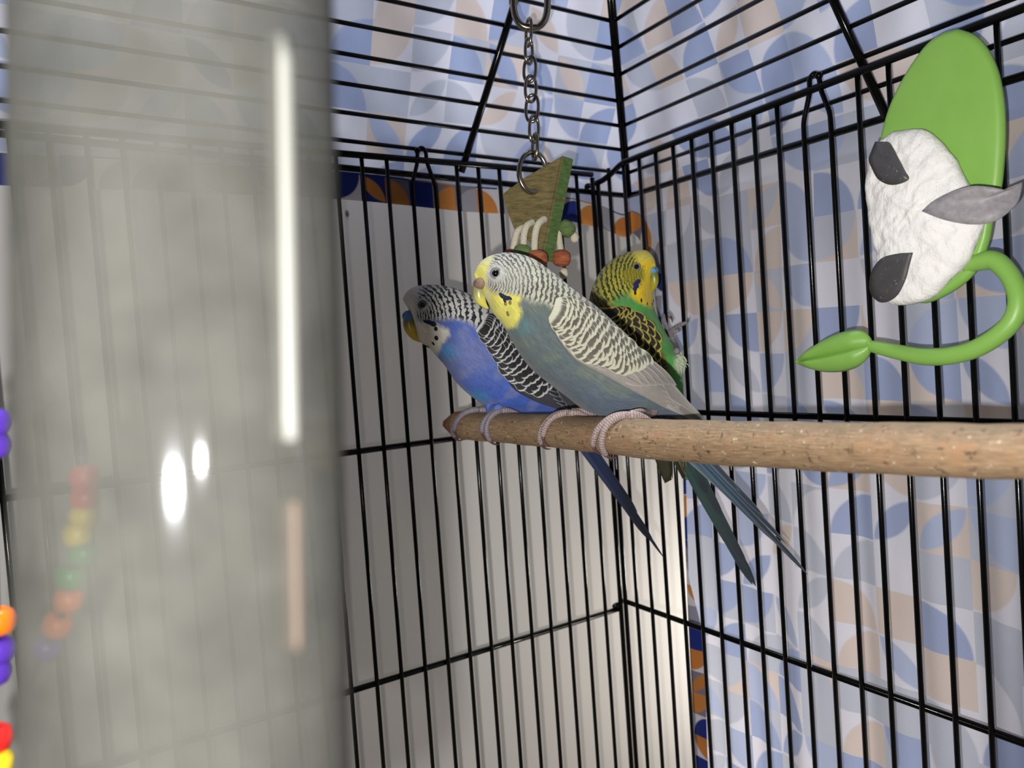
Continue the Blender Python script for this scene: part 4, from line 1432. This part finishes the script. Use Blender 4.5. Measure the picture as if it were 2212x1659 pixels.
# feathered thigh
V, F, U = tube(crom([blue.pl(1068, 856, .2), blue.pl(1070, 886, .45), perch_at(3.3)[0] + A(.15, 0, .72)], 18), np.interp(np.linspace(0, 1, 18), [0, .5, 1], [.42, .34, .15]), 18)
mk("thigh", V, F, plain("thigh_blue", lin(96, 120, 190), .85, .25, 500, .4), blue.root)

# ---------------- green bird clinging to the side wires
def paint_green(P, b):
    n = len(P)
    body = np.tile(lin(86, 168, 78), (n, 1))
    body = mixc(body, lin(60, 128, 70), sstep(vnoise(P, .05, 6), .1, .6) * .4)
    nape = poly_mask(P, [(1250, 640), (1280, 520), (1400, 500), (1440, 600), (1395, 600), (1382, 620), (1362, 626), (1350, 640), (1330, 650), (1312, 662), (1300, 650), (1282, 636)], 8)
    base = mixc(body, lin(176, 168, 60), nape)
    back = poly_mask(P, [(1240, 630), (1282, 628), (1312, 650), (1345, 672), (1400, 690), (1440, 780), (1470, 900), (1480, 1040), (1400, 1040), (1240, 760)], 6)
    base = mixc(base, lin(120, 110, 48), back)
    fore = poly_mask(P, [(1362, 530), (1430, 530), (1440, 600), (1396, 600), (1388, 575), (1372, 560)], 7)
    base = mixc(base, lin(222, 208, 92), fore)
    base = mixc(base, lin(244, 206, 20), fore * sstep(P[:, 1], 556, 572))
    mask = poly_mask(P, [(1394, 588), (1440, 580), (1440, 680), (1412, 664), (1392, 660), (1370, 648), (1356, 640), (1366, 626), (1384, 616)], 6)
    base = mixc(base, lin(242, 206, 24), mask)
    base = mixc(base, lin(88, 146, 84), blob(P, 1345, 645, 22, 12, .6) * .8)
    vent = blob(P, 1474, 785, 16, 22, .6)
    base = mixc(base, lin(206, 214, 190), vent)
    cheek = blob(P, 1368, 596, 24, 20, .5)
    base = mixc(base, lin(150, 138, 30), cheek * (1 - fore) * (1 - mask))
    d = np.hypot(P[:, 0] - 1412, P[:, 1] - 590)
    ph = 2 * np.pi * d / np.interp(d, [0, 50, 130], [4.6, 5.4, 7.4])
    bar = np.maximum(nape, back * .9) * (1 - fore) * (1 - mask)
    bar *= 1 - .5 * cheek
    dark = np.tile(lin(44, 52, 22), (n, 1))
    dark = mixc(dark, lin(18, 16, 12), back)
    ph = np.where(back > .5, ph * .9, ph)
    return base, dark, np.clip(bar, 0, 1), ph
secs = [((1415, 570), (1409, 592), .8), ((1408, 552), (1404, 618), .84), ((1391, 540), (1402, 640), .86), ((1352, 547), (1404, 658), .88), ((1319, 567), (1408, 673), .88), ((1294, 601), (1418, 693), .88),
        ((1279, 650), (1436, 725), .86), ((1282, 710), (1455, 753), .86), ((1308, 772), (1469, 778), .85), ((1348, 838), (1473, 824), .84), ((1392, 902), (1478, 884), .82), ((1432, 962), (1488, 952), .8), ((1464, 1006), (1505, 1004), .8), ((1482, 1036), (1512, 1032), .8)]
green = Bird("budgerigar", "green and yellow budgie with black-scalloped wings clinging to the side wires", 117, A(1.75, 3.9, 0), secs, paint_green)
green.eye(1375, 576, .105, plain("eye_skin_pale", lin(112, 110, 114), .7))
for (x, y, rx, ry, rot) in ((1374, 616, 6, 8, .3), (1378, 608, 6, 5, .4), (1371, 624, 5, 6, .2), (1372, 633, 3.2, 4.5, 0), (1385, 649, 2.6, 5, 0), (1398, 656, 2, 3.2, 0)):
    green.spot(x, y, rx, ry, plain("spot_violet", lin(26, 24, 92) if y < 630 else lin(26, 26, 14), .8), rot)
green.beak([(1409, 588, 11), (1412, 600, 11), (1413, 612, 9), (1411, 622, 5.5), (1406, 630, 1.0)], horn("beak_green_olive", lin(120, 126, 50), lin(168, 160, 50)),
           cere=[(1412, 584, 10)], cere_m=plain("cere_pale_blue", lin(104, 156, 190), .5, .15, 500, .2))
ME['nc'] = bmesh_feather("covert_feather", 'covert', feather_mat("covert_yellow_black", 'covert', lin(186, 170, 70), lin(16, 15, 10), side=(.74, .92), tip=(.82, .91), root=(.05, .2)))
ME['nf'] = bmesh_feather("flight_feather", 'flight', feather_mat("flight_dark_green", 'flight', lin(120, 116, 60), lin(24, 30, 26)))
ME['nt'] = bmesh_feather("tail_feather", 'tail', feather_mat("tail_teal", 'flight', lin(18, 48, 58), lin(9, 27, 40), lin(18, 62, 50), lin(12, 20, 28)))
wl = [(1332, 668), (1356, 674), (1384, 690), (1406, 714), (1420, 746), (1431, 786), (1443, 832), (1458, 890), (1472, 950), (1482, 1030)]
wu = [(1302, 664), (1296, 700), (1304, 740), (1322, 782), (1346, 824), (1374, 868), (1402, 910), (1430, 954), (1452, 992), (1474, 1034)]
fl = [(.40 + .1 * i / 6, .06 + .5 * i / 6, 1.0 - .22 * i / 6, .08 + .7 * i / 6, .40, .004 * i) for i in range(7)]
green.wing(wl, wu, (ME['nc'], ME['nf']), 13, 7, (.0, 1.0), (.0, .56), .62, .46, fl, plain("wing_dark_olive", lin(50, 46, 26), .8, .2, 500), far=green.pl(1392, 728) - green.pl(1432, 712))
green.tail([((1468, 966), (1634, 1268), 0.46, .62), ((1464, 970), (1626, 1264), 0.45, .68), ((1474, 962), (1618, 1236), 0.46, .72), ((1462, 970), (1584, 1192), 0.46, .52), ((1480, 966), (1560, 1120), 0.48, .76), ((1482, 972), (1528, 1068), 0.48, .8)], ME['nt'])
# claws round the side wires
LG = skin_mat("foot_slate", lin(112, 106, 112), lin(154, 148, 152))
Wq = lambda x, y, o: at(x, y, (o, 0, 0), A(1, 0, 0))
parts = [tube(crom([green.pl(1462, 760, .5), Wq(1460, 748, .45), Wq(1452, 728, .28), Wq(1446, 714, .22)], 16), np.linspace(.13, .09, 16), 12),
         tube(crom([Wq(1448, 718, .22), Wq(1440, 705, .20), Wq(1434, 690, .18), Wq(1434, 680, .05), Wq(1441, 676, -.14), Wq(1448, 684, -.18)], 20), np.linspace(.09, .07, 20), 12),
         tube(crom([Wq(1447, 716, .22), Wq(1458, 708, .21), Wq(1470, 702, .18), Wq(1480, 698, .08), Wq(1484, 697, -.1)], 18), np.linspace(.09, .065, 18), 12),
         tube(crom([Wq(1448, 718, .22), Wq(1456, 716, .2), Wq(1464, 714, .1), Wq(1468, 712, -.1)], 14), np.linspace(.10, .06, 14), 12)]
V, F, U = merge(parts)
ft = mk("foot", V, F, LG, green.root, uv=U)
for pts in ([(1448, 684, -.18), (1452, 690, -.16), (1452, 697, -.1)], [(1484, 697, -.1), (1486, 692, -.16), (1486, 686, -.12)]):
    V, F, U = tube(crom([Wq(*q) for q in pts], 8), np.linspace(.06, .012, 8), 8)
    mk("claw", V, F, CLAW_M, ft, uv=U)
# downy vent feathers
rr = np.random.default_rng(5)
down_m = plain("vent_down", lin(196, 206, 180), .9, .15, 600)
parts = []
for k in range(90):
    x0, y0 = 1462 + rr.normal(0, 5), 778 + rr.normal(0, 10)
    a_ = rr.uniform(.1, 1.3)
    L_ = rr.uniform(12, 26)
    o_ = rr.uniform(-.3, .45)
    parts.append(tube(crom([green.pl(x0, y0, o_), green.pl(x0 + L_ * .5 * math.cos(a_), y0 + L_ * .5 * math.sin(a_), o_), green.pl(x0 + L_ * .8 * math.cos(a_ + .2), y0 + L_ * math.sin(a_ + .2), o_)], 8), np.array([.05, .06, .065, .06, .05, .04, .025, .008]) * .38, 5))
V, F, U = merge(parts)
mk("vent_down", V, F, down_m, green.root)["kind"] = "stuff"
